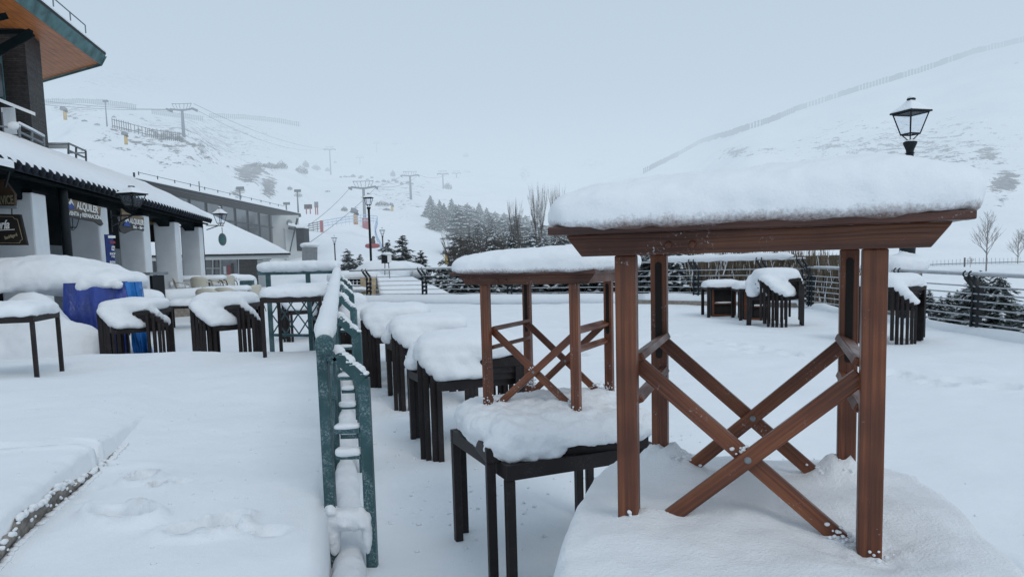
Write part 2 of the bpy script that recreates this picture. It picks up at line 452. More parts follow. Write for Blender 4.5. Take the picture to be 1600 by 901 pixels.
def terr_z(x, Y):
    px = 800+x/Y*F_PX
    if Y < 25:
        zr = -.5-(.34*(Y-12)/13 if Y > 12 else 0); zl = -2.5+(1.2*(Y-12)/13 if Y > 12 else 0)
        t = smooth01((px-1320)/100); z = zl*(1-t)+zr*t
        if Y > 20: s = (Y-20)/5; z = z*(1-s)+(1.5+e_at(px, 25)*25/F_PX)*s
    else: z = 1.5+e_at(px, Y)*Y/F_PX
    amp = max(0, min(1, (Y-25)/60))
    z += max(0, (Y-520))*.42*smooth01((Y-520)/500)*(1 if True else 0)
    z += amp*(1.4*fbm(x/38, Y/38)+.35*fbm(x/9, Y/9, 3.3))*(1+Y/500)
    return z
me = bpy.data.meshes.new("hills")
pxs = []; p = -2400
while p < 4200: pxs.append(p); p += 6 if -40 < p < 1640 else 60
ys = [1.0, 3, 6, 9, 12, 14, 16, 18, 20, 22]; y = 23.
while y < 1500: ys.append(y); y *= 1.022
vs = []; fs = []
for yy in ys:
    for px in pxs:
        x = (px-800)/F_PX*yy; vs.append((x, yy, terr_z(x, yy)))
n = len(pxs)
for j in range(len(ys)-1):
    for i in range(n-1): fs.append((j*n+i, j*n+i+1, (j+1)*n+i+1, (j+1)*n+i))
me.from_pydata(vs, [], fs); me.polygons.foreach_set('use_smooth', [True]*len(fs))
# where stones and scrub show through the snow (painted as regions, broken up by noise in the material)
att = me.color_attributes.new('rocks', 'FLOAT_COLOR', 'POINT')
SPOTS = [(1420, 240, 230, 80, .82), (300, 215, 230, 60, .80), (1250, 300, 150, 50, .6), (620, 300, 120, 60, .6), (200, 120, 160, 40, .7),(390, 270, 32, 22, 1.25), (420, 290, 18, 26, 1.2), (372, 300, 16, 14, 1.), (330, 250, 30, 10, .5), (120, 172, 60, 16, .75), (260, 232, 100, 14, .35), (330, 180, 60, 12, .4),
         (470, 215, 120, 25, .3), (180, 115, 120, 22, .42), (330, 130, 140, 25, .25), (500, 300, 30, 12, .4),
         (1150, 238, 36, 13, 1.0), (1205, 236, 26, 8, .9), (1290, 228, 50, 16, .8), (1345, 236, 24, 9, .7), (1300, 205, 60, 10, .6), (1540, 240, 26, 14, 1.1), (1570, 285, 36, 26, 1.25),
         (1565, 320, 16, 8, .9), (1500, 190, 80, 16, .5), (1380, 212, 60, 10, .5), (1590, 100, 18, 5, .8), (1480, 300, 60, 30, .35), (1200, 200, 30, 8, .5), (1240, 260, 60, 14, .5),
         (925, 255, 45, 16, .8), (945, 235, 30, 10, .6), (820, 270, 14, 18, .9), (740, 250, 30, 14, .4), (880, 220, 40, 14, .4), (1000, 240, 60, 20, .35)]
buf = []
for v in vs:
    X, Yv, Z = v; px = 800+X/Yv*F_PX
    d = Vector(v)-EYE; dz = d.dot(FW)
    if dz < 20 or px < -60 or px > 1700: buf += [0, 0, 0, 1]; continue
    sx = CX+F_PX*d.dot(RT)/dz; sy = CY-F_PX*d.dot(UP)/dz
    a = 0
    for (cx, cy, rx, ry, k) in SPOTS:
        q = ((sx-cx)/rx)**2+((sy-cy)/ry)**2
        if q < 4: a = max(a, k*math.exp(-q*1.1))
    buf += [a, a, a, 1]
att.data.foreach_set('color', buf)
t = Mt('hill_snow', (.80, .835, .87), .85, spec=.15)
va = t.N.new('ShaderNodeVertexColor'); va.layer_name = 'rocks'
pos = t.coord('Pos')
n1 = t.math('ADD', t.math('MULTIPLY', t.noise(t.coord('Pos', (1, .7, 1.5)), .34, 5, .62), .55), t.math('MULTIPLY', t.noise(t.coord('Pos', (1, .6, 1.6)), 1.5, 5, .7), .45)); n2 = t.noise(pos, .06, 4)
patch = t.ramp(t.math('ADD', t.math('MULTIPLY', va.outputs[0], .262), n1), [(.690, (0, 0, 0)), (.735, (1, 1, 1))])
rockc = t.ramp(t.noise(pos, 1.2, 4), [(.3, (.10, .11, .12)), (.7, (.30, .30, .30))])
shade = t.ramp(n2, [(.35, (.75, .79, .83)), (.65, (.83, .855, .88))])
t.color(t.mix(patch, shade, rockc)); t.bump(t.noise(pos, .35, 6, .65), .6, .5)
me.materials.append(t.m)
hills = bpy.data.objects.new("hills", me); COL.objects.link(hills); tag(hills, kind='structure')
BV = BVHTree.FromPolygons(vs, fs)
def H(px, py, ymin=24):
    """where the sight line through (px,py) meets the hillside"""
    r = ray(px, py); o = EYE + r*ymin/r.y
    h = BV.ray_cast(o, r)
    return h[0] if h[0] else EYE + r*(300/r.y)
def TZ(x, y): 
    h = BV.ray_cast(Vector((x, y, 400)), Vector((0, 0, -1))); return h[0].z if h[0] else 0

# ------------------------------------------------------------------ terrace
RAIL_PTS = [(-5.15, 23.0), (3.5, 19.5), (6.75, 16.4)]
def x_right(y):
    if y < 16.4: return 6.78
    if y < 19.5: return 6.75-(y-16.4)*(3.25/3.1)
    if y < 23.0: return 3.5-(y-19.5)*(8.65/3.5)
    return -5.15-(y-23)*.40
def dent(x, y, lst):
    z = 0
    for (cx, cy, rx, ry, a, dp) in lst:
        dx, dy = x-cx, y-cy
        if abs(dx) > 3*max(rx, ry) or abs(dy) > 3*max(rx, ry): continue
        u = (dx*math.cos(a)+dy*math.sin(a))/rx; v = (-dx*math.sin(a)+dy*math.cos(a))/ry
        q = u*u+v*v
        z -= dp*math.exp(-q**3) - dp*.16*math.exp(-(math.sqrt(q)-1.5)**2*9)
    return z
ZL = .20
low_dents = []
rng = random.Random(4)
for (ax, ay, bx, by, nn) in ((1060, 528, 1250, 556, 7), (1140, 545, 1290, 560, 4), (1395, 585, 1590, 608, 8), (870, 500, 905, 560, 5), (1240, 600, 1330, 640, 0)):
    for i in range(nn):
        s = (i+rng.random()*.5)/nn; g = G(ax+(bx-ax)*s, ay+(by-ay)*s+rng.uniform(-5, 5), ZL)
        low_dents.append((g.x, g.y, rng.uniform(.09, .16), rng.uniform(.07, .11), rng.uniform(0, 3), rng.uniform(.06, .10)))
g = G(1530, 885, ZL); low_dents.append((g.x, g.y, .16, .10, .7, .07))
for gx, gy in ((590, 640), (720, 600), (600, 800), (650, 770)):
    g = G(gx, gy, ZL); low_dents.append((g.x, g.y, .45, .3, .4, .03))
def low_z(x, y):
    z = ZL+.030*fbm(x*.7, y*.7)+.010*fbm(x*2.6, y*2.6, 5)
    return z+dent(x, y, low_dents)
xs = [-34, -26, -20, -16, -13, -11, -9.5, -8.5, -7.5, -6.8]; x = -6.3
while x < -1.2: xs.append(x); x += .2
while x < 6.7: xs.append(x); x += .055
xs.append(6.78)
yl = [-10, -6, -3, -1.2, 0]; y = .4
while y < 4: yl.append(y); y += .09
while y < 13: yl.append(y); y += .055
while y < 23: yl.append(y); y += .16
while y < 46.2: yl.append(y); y += .9
vs = []; fs = []
for yy in yl:
    for xx in xs: 
        X = min(xx, x_right(yy)); vs.append((X, yy, low_z(X, yy)))
n = len(xs)
for j in range(len(yl)-1):
    for i in range(n-1): fs.append((j*n+i, j*n+i+1, (j+1)*n+i+1, (j+1)*n+i))
me = bpy.data.meshes.new("snow_ground"); me.from_pydata(vs, [], fs); me.polygons.foreach_set('use_smooth', [True]*len(fs)); me.materials.append(M['snow'])
tag_ = bpy.data.objects.new("snow_ground", me); COL.objects.link(tag_); tag(tag_, kind='structure')
# stone edge of the terrace under the railing and the rounded roll of snow on it
def edge_strip(pts, name):
    m = MB()
    for a, b in zip(pts[:-1], pts[1:]):
        a, b = Vector((*a, 0)), Vector((*b, 0)); d = (b-a).normalized(); nrm = Vector((-d.y, d.x, 0))
        c = (a+b)/2; hz_ = -.35 if 3 < c.x < 6.9 else -.50; m.box((c.x, c.y, hz_), ((b-a).length+.2, .34 if c.x < 6.9 else .30, 1.3), mat=Matrix((d, nrm, Vector((0, 0, 1)))).transposed())
    return m.build(name, M['stone'])
EDGE = [(-5.15, 23.0), (3.5, 19.5), (6.98, 16.45), (7.0, 9.0), (7.0, 1.0), (7.0, -8)]
o = edge_strip(EDGE, 'terrace_edge'); tag(o, kind='structure')
m = MB()
for a, b in zip(EDGE[:-1], EDGE[1:]):
    a, b = Vector((*a, 0)), Vector((*b, 0)); L_ = (b-a).length; k = max(3, int(L_/.35)); pts = []; rr = []
    for i in range(k+1):
        p = a.lerp(b, i/k); k7 = p.x > 6.95; pts.append(Vector((p.x-(.12 if k7 else 0), p.y, (.14 if k7 else .315)+.02*noise.noise(p*1.3)))); rr.append((.17 if k7 else .165)+.03*noise.noise(p*2.1))
    m.tube(pts, rr, 10)
o = m.build('snow_on_terrace_edge', M['snow'], smooth=True); tag(o, kind='structure')

# ------------------------------------------------------------------ upper walkway (left) with its brink, step and prints
DX = -.23
def x_edge(y): return -.80+DX*(y-2.95)          # right hand edge, along the green railing
def x_kerb(y): return -1.86-.275*(y-2.57)       # line of the stone step
BRINK = 8.75
def pz(px, py): return G(px, py, .485)
up_dents = []
for (px, py, rx, ry, a, dp) in ((193, 815, .105, .055, -.35, .085), (175, 805, .06, .04, 0, .02), (318, 838, .10, .05, .1, .05), (352, 828, .05, .075, -.25, .055), (425, 838, .05, .04, 0, .022),
                                (222, 752, .05, .055, 0, .06), (248, 762, .028, .02, 0, .035), (238, 748, .025, .02, 0, .025), (288, 755, .035, .03, 0, .018), (150, 765, .03, .02, 0, .012), (130, 790, .03, .02, 0, .01),
                                (270, 752, .02, .02, 0, .012), (385, 840, .03, .02, 0, .01), (60, 735, .30, .05, .12, .035), (10, 735, .18, .045, .1, .03)):
    g = pz(px, py); up_dents.append((g.x, g.y, rx*1.1, ry*1.15, a, dp*(3.0 if dp > .03 else 1.7)))
def up_z(x, y, raw=False):
    z = .485+.012*fbm(x*1.4, y*1.4)+.004*fbm(x*5, y*5, 7)
    s = x_kerb(y)-x
    sharp = smooth01((4.7-y)/1.3)
    step = (1. if s > 0 else 0.)*sharp+smooth01(s/.5+.35)*(1-sharp)
    near = .13*smooth01((7.5-y)/2.5)
    z += near*step
    if s > 0 and sharp > 0: z += .012*fbm(x*9, y*9)*math.exp(-s/.08)-.03*math.exp(-s/.02)*sharp
    # swell behind the standing table, where snow has slid off
    z += .04*fbm(x*.5, y*.5, 2)
    if not raw: z += dent(x, y, up_dents)
    b = y-(BRINK-.25)
    if b > 0: z -= .33*(b/.33)**2.2
    e = x-(x_edge(y)-.06)
    if e > 0: z -= .05*(e/.06)**2
    return z
vs = []; fs = []
yu = []; y = -1.5
while y < 1.2: yu.append(y); y += .1
while y < 5: yu.append(y); y += .025
while y < BRINK+.08: yu.append(y); y += .045
xl = [-3.9+.022*i for i in range(0, 141)]
n = None
for yy in yu:
    xe = x_edge(yy)
    row = [-14., -11, -9, -8, -7.2, -6.6, -6.1, -5.7, -5.3, -5.0, -4.7, -4.5, -4.3, -4.15]
    # columns run along the step so that its edge stays crisp
    k0 = x_kerb(yy)
    cols = [k0-1.9+(1.9-.004)*((i/44)**.8) for i in range(45)]+[k0+.002]+[k0+.006+(xe-k0-.006)*(i/70) for i in range(71)]
    row = [k0-1.9-d for d in (9, 7, 5.5, 4.4, 3.6, 3.0, 2.5, 2.0, 1.6, 1.2, .85, .55, .25)]+cols+[xe+.001]
    if n is None: n = len(row)
    for i, xx in enumerate(row):
        z = up_z(xx, yy)
        if i == n-1: z = .1
        vs.append((xx, yy, z))
rows = len(yu)
for xx in range(n): vs.append((vs[(rows-1)*n+xx][0], vs[(rows-1)*n+xx][1]+.004, .1))
for j in range(rows):
    for i in range(n-1): fs.append((j*n+i, j*n+i+1, (j+1)*n+i+1, (j+1)*n+i))
me = bpy.data.meshes.new("snow_walkway"); me.from_pydata(vs, [], fs); me.polygons.foreach_set('use_smooth', [True]*len(fs)); me.materials.append(M['snow'])
o = bpy.data.objects.new("snow_walkway", me); COL.objects.link(o); tag(o, kind='structure')
# the stone face of the step, its blocks uncovered
m = MB(); NY, NZ = 230, 9; sn = MB(); rgk = random.Random(6)
for i in range(NY+1):
    y = 1.2+2.85*i/NY; k = x_kerb(y); z0 = up_z(k+.03, y, True)
    h = .108*smooth01((4.05-y)/1.5)*(.72+.6*noise.noise(Vector((y*3.1, 0, 4)))+.25*noise.noise(Vector((y*14, 0, 2))))
    for j in range(NZ+1):
        f = j/NZ; led = .012*(1 if f > .5 else 0)
        off = .010+led-.020*max(0, f-.82)/.18+.010*noise.noise(Vector((y*16, f*2.2, 1)))+.006*noise.noise(Vector((y*45, f*7, 3)))
        m.v.append((k+off, y, z0-.015+(h+.015)*f))
    if rgk.random() < .55*(1 if y < 3.7 else .3): s_ = rgk.uniform(.005, .016); sn.blob((k+.016, y, z0+h+rgk.uniform(-.012, .006)), (s_, s_*1.4, s_*.8), 1, 1, 10, 6, nz=s_*.4, nf=50)
    if rgk.random() < .12: s_ = rgk.uniform(.004, .009); sn.blob((k+.026, y, z0+h*rgk.uniform(.1, .8)), (s_*.6, s_*1.3, s_), 1, 1, 8, 6, nz=s_*.4, nf=50)
    if rgk.random() < .5: s_ = rgk.uniform(.006, .014); sn.blob((k+.03, y, z0+.002), (s_*1.4, s_*1.6, s_*.6), 1, 1, 8, 6, nz=s_*.4, nf=50)
for i in range(NY):
    for j in range(NZ): q_ = i*(NZ+1)+j; m.f.append((q_, q_+NZ+1, q_+NZ+2, q_+1)); m.mi.append(0)
o = sn.build('kerb_snow', M['capsnow'], smooth=True); tag(o, kind='structure')
o = m.build('stone_kerb', M['kerb'], smooth=True); tag(o, kind='structure')

# ------------------------------------------------------------------ black square tables, single and nested in stacks
TW, TH = .68, .72
def make_table():
    root = empty('black_table', (0, 0, 0), 0, 'x', 'table')
    m = MB()
    a = TW/2
    for s in (-1, 1):
        m.box((0, s*(a-.015), TH-.030), (TW, .030, .060)); m.box((s*(a-.0155), 0, TH-.030), (.029, TW-.062, .0585))
    for k in range(7): m.box((-a+.033+(.6/7)*(k+.5)-.003, 0, TH-.006), (.078, TW-.064, .012))
    m.build('tabletop', M['table'], root, bevel=.0025)
    for sx in (-1, 1):
        for sy in (-1, 1):
            m = MB(); m.box((0, 0, 0), (.036, .036, TH-.061))
            o = m.build('leg', M['table'], root, bevel=.003); o.location = (sx*(a-.0185), sy*(a-.0185), (TH-.061)/2)
    CH[root.name] = kids(root)
    return root
TABLE0 = make_table(); _used = [False]
def table(x, y, z, rz, label, group=None):
    if not _used[0]:
        _used[0] = True; o = TABLE0; o.location = (x, y, z); o.rotation_euler = (0, 0, rz); o['label'] = label
        if group: o['group'] = group
        return o
    o = copy_tree(TABLE0, (x, y, z), rz, label)
    if group: o['group'] = group
    elif 'group' in o.keys(): del o['group']
    return o
ORD = {1: 'bottom', 2: 'second', 3: 'third', 4: 'fourth', 5: 'fifth', 6: 'sixth', 7: 'seventh'}
def stack(x, y, z, rz, n, twist, lift, where, drape, thick=.17, seed=1, voxel=.018):
    """n tables piled up, each turned a little on the one below (twist, degrees); one sheet of snow over all of them.
    drape: lumps (u, v in -1..1, radius) lying on the uncovered corners of the lower tables"""
    last = None; top = rz+R(twist)*(n-1); rg = random.Random(seed)
    for i in range(n):
        nm = 'top' if i == n-1 else ORD[i+1]
        last = table(x+rg.uniform(-.008, .008), y+rg.uniform(-.008, .008), z+lift*i, rz+R(twist)*i, f'{nm} black table of the stack {where}', f'black tables of the stack {where}')
    m = MB(); zt = z+TH+lift*(n-1)
    m.blob((x, y, zt+.010), (TW/2+.026, TW/2+.026, thick), .52, .36, 28, 16, rz=top, floor=.18, nz=.02, nf=4+seed*.13)
    for i in range(n-1):
        zz = z+TH+lift*i; q = rz+R(twist)*i
        for (u, v, r) in drape:
            a = TW/2; px_ = x+math.cos(q)*u*a-math.sin(q)*v*a; py_ = y+math.sin(q)*u*a+math.cos(q)*v*a
            m.blob((px_, py_, zz+.012+lift*.6), (r*rg.uniform(.9, 1.1), r*rg.uniform(.9, 1.1), .070*rg.uniform(.9, 1.15)), .8, .8, 16, 10, rz=q, floor=.6, nz=.015, nf=6)
    pl = Vector(last.location)
    m.v = [tuple(Matrix.Rotation(-top, 3, 'Z') @ (Vector(p_)-pl)) for p_ in m.v]
    o = m.build('snow_cover', M['capsnow'], last, smooth=True); snowify(o, voxel, 6, .010, .12, seed)
    return last
def capped_table(x, y, z, rz, label, thick=.13, group=None, seed=3, voxel=.016, over=.03):
    t = table(x, y, z, rz, label, group)
    m = MB(); m.blob((0, 0, TH+.008), (TW/2+over, TW/2+over, thick), .5, .32, 28, 16, floor=.15, nz=.02, nf=4+.1*seed)
    o = m.build('snow_cover', M['capsnow'], t, smooth=True); snowify(o, voxel, 5, .014, .10, seed)
    return t

# the row that runs away from the camera: (front corner px, y, depth) -> centre
def from_corner(px, py, zg, yaw, a=TW/2):
    g = G(px, py, zg); u = Vector((math.cos(yaw), math.sin(yaw), 0)); v = Vector((-math.sin(yaw), math.cos(yaw), 0))
    return g+u*a+v*a
YAW1 = R(23)
c = Vector((-.030, 2.66, 0)); u = Vector((math.cos(YAW1), math.sin(YAW1), 0)); v = Vector((-math.sin(YAW1), math.cos(YAW1), 0)); c1 = c+u*.33+v*.33
# nearest of the row: two tables under the smaller wooden one
s1 = (c1.x, c1.y)
table(c1.x, c1.y, 0, YAW1, 'lower black table under the smaller wooden folding table', 'two black tables under the smaller wooden table')
tt = table(c1.x-.01, c1.y+.03, .052, YAW1-R(9), 'upper black table under the smaller wooden folding table', 'two black tables under the smaller wooden table')
m = MB()
m.blob((.03, -.06, TH+.012), (TW/2+.01, TW/2+.03, .105), .62, .5, 30, 16, floor=.2, nz=.03, nf=5)
m.blob((.10, -.05, TH+.05), (.24, .25, .085), .9, .9, 20, 12, nz=.03, nf=5)
m.blob((-.16, -.26, TH-.005), (.18, .15, .085), .9, .9, 20, 12, nz=.02, nf=7)
m.blob((.26, -.20, TH+.02), (.16, .20, .06), .9, .9, 20, 12, nz=.02, nf=7)
m.blob((.30, .16, TH+.03), (.10, .12, .08), .9, .9, 20, 12, nz=.02, nf=7)
m.blob((-.24, .02, TH+.02), (.15, .3, .09), .9, .9, 20, 12, nz=.02, nf=7)
o = m.build('snow_cover', M['capsnow'], tt, smooth=True); snowify(o, .011, 4, .018, .05)

DR = [(-.82, -.82, .09), (-.55, -.80, .12), (-.80, .80, .11), (-.2, -.86, .09), (.82, .8, .09)]
c = from_corner(688, 722, ZL, R(24)); stack(c.x, c.y, 0, R(24), 4, -6.5, .045, 'in the row nearest the small wooden table', DR, .14, 1, voxel=.014)
c = from_corner(638, 636, ZL, R(26)); stack(c.x, c.y, 0, R(26), 4, -6.5, .045, 'in the row third from the far railing', DR, .14, 2)
c = from_corner(592, 606, ZL, R(28)); stack(c.x, c.y, 0, R(28), 5, -6, .045, 'in the row just right of the green handrail', DR, .14, 3)
c = from_corner(556, 588, ZL, R(28)); stack(c.x-.1, c.y+.25, 0, R(28), 4, -6, .045, 'seen through the green handrail posts', DR, .14, 4)
c = from_corner(470, 578, ZL, R(34)); stack(c.x, c.y+1.4, 0, R(34), 4, -6, .055, 'behind the green lattice panel', DR, .17, 5)
# terrace stacks on the right
DR2 = [(-.82, -.82, .11), (-.5, -.75, .13), (-.82, .80, .12), (-.15, -.85, .10), (-.80, 0, .10), (.86, -.86, .05)]
c = from_corner(1229, 512, ZL, R(47)); stack(c.x, c.y, 0, R(47), 7, -9, .053, 'beside the low serving tables on the terrace', DR2, .17, 6, voxel=.020)
DR3 = [(-.82, -.82, .10), (.82, -.82, .11), (.6, -.8, .10), (.82, -.3, .09)]
c = from_corner(1432, 538, ZL, R(65)); stack(c.x, c.y, 0, R(65), 6, -8, .052, 'behind the right leg of the big wooden table', DR3, .17, 7, voxel=.020)
# left, beyond the brink of the walkway
c = from_corner(188, 577, ZL-.0, R(44)); stack(c.x-.0, c.y, 0, R(44), 6, -9, .046, 'in front of the blue tarpaulin', DR2, .15, 8, voxel=.020)
c = from_corner(338, 573, ZL, R(46)); stack(c.x, c.y, 0, R(46), 7, -8.6, .046, 'right of the blue tarpaulin', DR2, .15, 9, voxel=.020)
c = from_corner(414, 548, ZL, R(30)); stack(c.x+.05, c.y+1.1, 0, R(34), 4, -7, .05, 'left of the green lattice panel', DR2, .16, 10, voxel=.022)
# single tables with a slab of snow
ZU = .485
capped_table(-4.86, 6.90, .37, R(14), 'lone black table at the left end, standing on the upper walkway', .115, seed=2)
capped_table(-2.47, 8.32, .42, R(2), 'black table with a thick slab of snow against the green lattice', .12, seed=5)
g = G(283, 515, ZL); capped_table(g.x, g.y+.4, -.02, R(20), 'low black table between the tarpaulin stack and the next stack', .13, seed=7, voxel=.02)

# ------------------------------------------------------------------ two low cabinets on the terrace
def cabinet(x, y, rz, label):
    root = empty('serving_table', (x, y, ZL-.12), rz, label, 'serving table', 'low serving tables by the stack on the terrace')
    m = MB(); m.box((0, 0, .70), (.74, .68, .05)); m.build('tabletop', M['table'], root, bevel=.003)
    for sx in (-1, 1):
        for sy in (-1, 1):
            m = MB(); m.box((sx*.335, sy*.31, .34), (.06, .05, .675)); m.build('leg', M['table'], root)
    m = MB(); m.box((0, .05, .40), (.50, .45, .54)); m.build('folded_chair_pack', M['slot'], root)
    m = MB()
    for x_ in (-.22, .22): m.box((x_, -.20, .40), (.035, .03, .55))
    m.box((0, -.205, .38), (.44, .03, .03)); m.box((0, -.207, .14), (.44, .03, .03)); m.build('frame', M['teak'], root)
    m = MB(); m.blob((0, -.2, .40), (.20, .03, .018), 1, 1, 12, 8); m.build('ledge_snow', M['capsnow'], root, smooth=True)
    m = MB(); m.blob((0, 0, .73), (.395, .36, .13), .5, .35, 26, 14, floor=.15, nz=.02, nf=4); o = m.build('snow_cover', M['capsnow'], root, smooth=True); snowify(o, .022, 4, .014)
g = G(1136, 494, ZL); cabinet(g.x-.02, g.y+.3, R(-4), 'low serving table on the terrace with brown chairs folded beneath, farther from the stack')
g = G(1178, 500, ZL); cabinet(g.x+.09, g.y+.25, R(-4), 'low serving table on the terrace wedged against the tall stack of tables')

# ------------------------------------------------------------------ wooden folding tables
def wooden_table(loc, rz, sc, label):
    root = empty('wooden_table', loc, rz, label, 'folding table', 'wooden folding tables standing on snow')
    T, h = M['teak'], .25
    zt = .70
    beam('leg', (-h, -h, -.03), (-h, -h, zt), .046, .038, T, root); beam('leg', (h, -h, -.03), (h, -h, zt), .046, .038, T, root)
    for s in (-1, 1):
        lg = beam('leg', (s*h, h, -.03), (s*h, h, zt), .046, .038, T, root)
        m = MB(); pts = []
        for k in range(17):
            t_ = math.pi*k/16; pts.append((.009*math.cos(t_), 0, .06+.009*math.sin(t_)))
        for k in range(17):
            t_ = math.pi+math.pi*k/16; pts.append((.009*math.cos(t_), 0, -.20+.009*math.sin(t_)))
        pts = [(p[0], -.0195, p[2]+.275) for p in pts]
        m.prism(pts, (0, -.0012, 0)); m.build('slot', M['slot'], lg)
    # crossed folding legs, front and back
    beam('brace', (-.236, -.205, .452), (.222, -.205, .060), .036, .020, T, root)
    beam('brace', (.232, -.228, .440), (-.212, -.228, .055), .036, .020, T, root)
    beam('brace', (-.236, .215, .452), (.205, .215, .065), .036, .020, T, root)
    beam('brace', (.232, .194, .452), (-.195, .194, .060), .036, .020, T, root)
    for y_ in (-.2385, .183):
        m = MB(); m.lathe((0, 0, 0), [(.007, -.002), (.008, 0), (.005, .003)], 12)
        o = m.build('bolt', M['galv'], root); o.matrix_local = Matrix.Translation((.010, y_, .247)) @ Matrix.Rotation(R(90), 4, 'X')
    for s in (-1, 1):
        beam('crossbar', (s*.238, -.222, .462), (s*.238, .226, .462), .044, .018, M['teak'], root, up=(s*.45, 0, 1))
        beam('crossbar', (s*.238, -.222, .365), (s*.238, .226, .365), .036, .018, M['teak'], root, up=(s*.45, 0, 1))
    # apron boards with the lower corners cut off
    for s in (-1, 1):
        m = MB(); a = .375; y0 = s*.300
        m.prism([(-a, y0, .0475), (-a+.004, y0, .040), (-a+.035, y0, 0), (a-.035, y0, 0), (a-.004, y0, .040), (a, y0, .0475)], (0, -s*.022, 0))
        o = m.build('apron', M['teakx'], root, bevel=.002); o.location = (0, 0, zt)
    for s in (-1, 1):
        m = MB(); m.box((s*.33, 0, zt+.024), (.022, .554, .046)); m.build('apron', T, root, bevel=.002)
    m = MB()
    m.box((0, -.327, zt+.0565), (.80, .062, .017)); m.box((0, .327, zt+.0565), (.80, .062, .017))
    for k in range(8): m.box((-.40+.05+.1*k, 0, zt+.0565), (.092, .588, .0165))
    o = m.build('tabletop', M['snowwood'], root, bevel=.003)
    m = MB()
    for x_, y_ in ((-.15, -.3015), (-.10, -.3015)): m.blob((x_, y_, zt+.02), (.008, .003, .008), 1, 1, 10, 8)
    m.build('screw_cap', M['teak'], root, smooth=True)
    # slab of snow: thick, rounded, a little thinner and lower on its left end
    m = MB(); m.blob((.0, .0, zt+.070), (.430, .384, .124), .56, .28, 46, 26, floor=.12, nz=.010, nf=3)
    vs_ = []
    for (a, b, c_) in m.v:
        k = smooth01((-a+.25)/.60); zz = c_-(zt+.068)
        if zz > 0: c_ -= zz*(.17*k) 
        rr = smooth01((a-.30)/.12)
        vs_.append((a+.012*rr*smooth01(zz/.05)*(1-smooth01((zz-.08)/.06)), b, c_))
    m.v = vs_
    o = m.build('snow_cover', M['meltsnow'], root, smooth=True); snowify(o, .0085, 4, .009, .06)
    root.scale = (sc,)*3
    return root
def contact_snow(root, seed):
    rg = random.Random(seed)
    for (x_, y_, z_, n_, sp) in ((-.25, -.25, .085, 16, .020), (.25, -.25, .065, 22, .022), (-.25, .25, .10, 20, .024), (.25, .25, .10, 20, .022), (.205, -.206, .085, 16, .018), (-.19, -.228, .09, 18, .018), (.20, .215, .10, 22, .024), (-.19, .195, .11, 18, .022), (0., -.206, .262, 5, .008)):
        m = MB()
        for i in range(n_*2):
            s = rg.uniform(.0025, .006)
            m.blob((x_+rg.gauss(0, sp), y_-.012+rg.gauss(0, sp*.6), z_+rg.gauss(0, sp*.7)), (s, s, s*.8), 1, 1, 8, 6, nz=s*.5, nf=50)
        m.build('snow_clump', M['capsnow'], root, smooth=True)
wt1 = wooden_table((.58, 1.76, .80), R(-20), 1.0, 'nearest wooden folding table, large, with a deep slab of snow on top')
wt2 = wooden_table((.165, 3.16, .82), R(-27), .82, 'smaller wooden folding table standing on the black tables behind the nearest one')
contact_snow(wt1, 3); contact_snow(wt2, 9)
def collars(root, name, spots, zg):
    rg = random.Random(11); m = MB()
    for (x_, y_, r, hgt) in spots:
        m.blob((x_, y_, zg-.012), (r, r, hgt), .9, 1, 18, 12, nz=.014, nf=16)
        for k in range(3): m.blob((x_+rg.uniform(-r, r)*.7, y_+rg.uniform(-r, r)*.7, zg+rg.uniform(-.01, .01)), (r*.5, r*.5, hgt*.55), 1, 1, 12, 8, nz=.012, nf=22)
    return m
# ------------------------------------------------------------------ mound of snow that carries the nearest table
m = MB(); n = 110; vs = []; fs = []
cr, sr = math.cos(R(-14)), math.sin(R(-14)); MC = Vector((.60, 1.66, 0))
def mound_h(a, b):
    # a along the table, b away from camera; rounded square plateau and a flowing skirt
    qa, qb = abs(a)/.455, abs(b)/(.52 if b > 0 else .60); q = (qa**3.6+qb**3.6)**(1/3.6)
    top = .905-.035*(q**2)
    if q > 1: 
        d = (q-1)*.46; top = .87-.62*(1-math.exp(-(d/.115)**1.35)); 
    top += .02*fbm(a*3, b*3, 1)+.004*fbm(a*14, b*14, 2)
    for (x_, y_, r, hh) in ((-.25, .25, .075, .055), (.25, .25, .06, .05), (-.195, -.23, .05, .012), (.21, -.2, .055, .022), (-.25, -.25, .06, .012), (.25, -.25, .11, -.035), (-.2, .2, .05, .03), (.205, .215, .06, .03)):
        # lumps in the table's own frame
        A = Vector((a*cr-b*sr, a*sr+b*cr))+MC.xy-Vector((.58, 1.76)); t2 = R(-20)
        la, lb = A.x*math.cos(t2)+A.y*math.sin(t2), -A.x*math.sin(t2)+A.y*math.cos(t2)
        q2 = ((la-x_)**2+(lb-y_)**2)/(r*r)
        if q2 < 6: top += hh*math.exp(-q2)*(1+.5*noise.noise(Vector((la*40, lb*40, 0))))
    return top
for j in range(n+1):
    for i in range(n+1):
        a = -.82+1.64*i/n; b = -.95+1.85*j/n
        x = MC.x+a*cr-b*sr; y = MC.y+a*sr+b*cr
        vs.append((x, y, max(mound_h(a, b), .12)))
for j in range(n):
    for i in range(n): fs.append((j*(n+1)+i, j*(n+1)+i+1, (j+1)*(n+1)+i+1, (j+1)*(n+1)+i))
m.add(vs, fs); o = m.build('snow_mound', M['capsnow'], smooth=True); tag(o, 'smooth mound of snow with the nearest wooden table standing on it', 'snow mound', kind='thing')
# lumps of snow held in the crossing of the braces

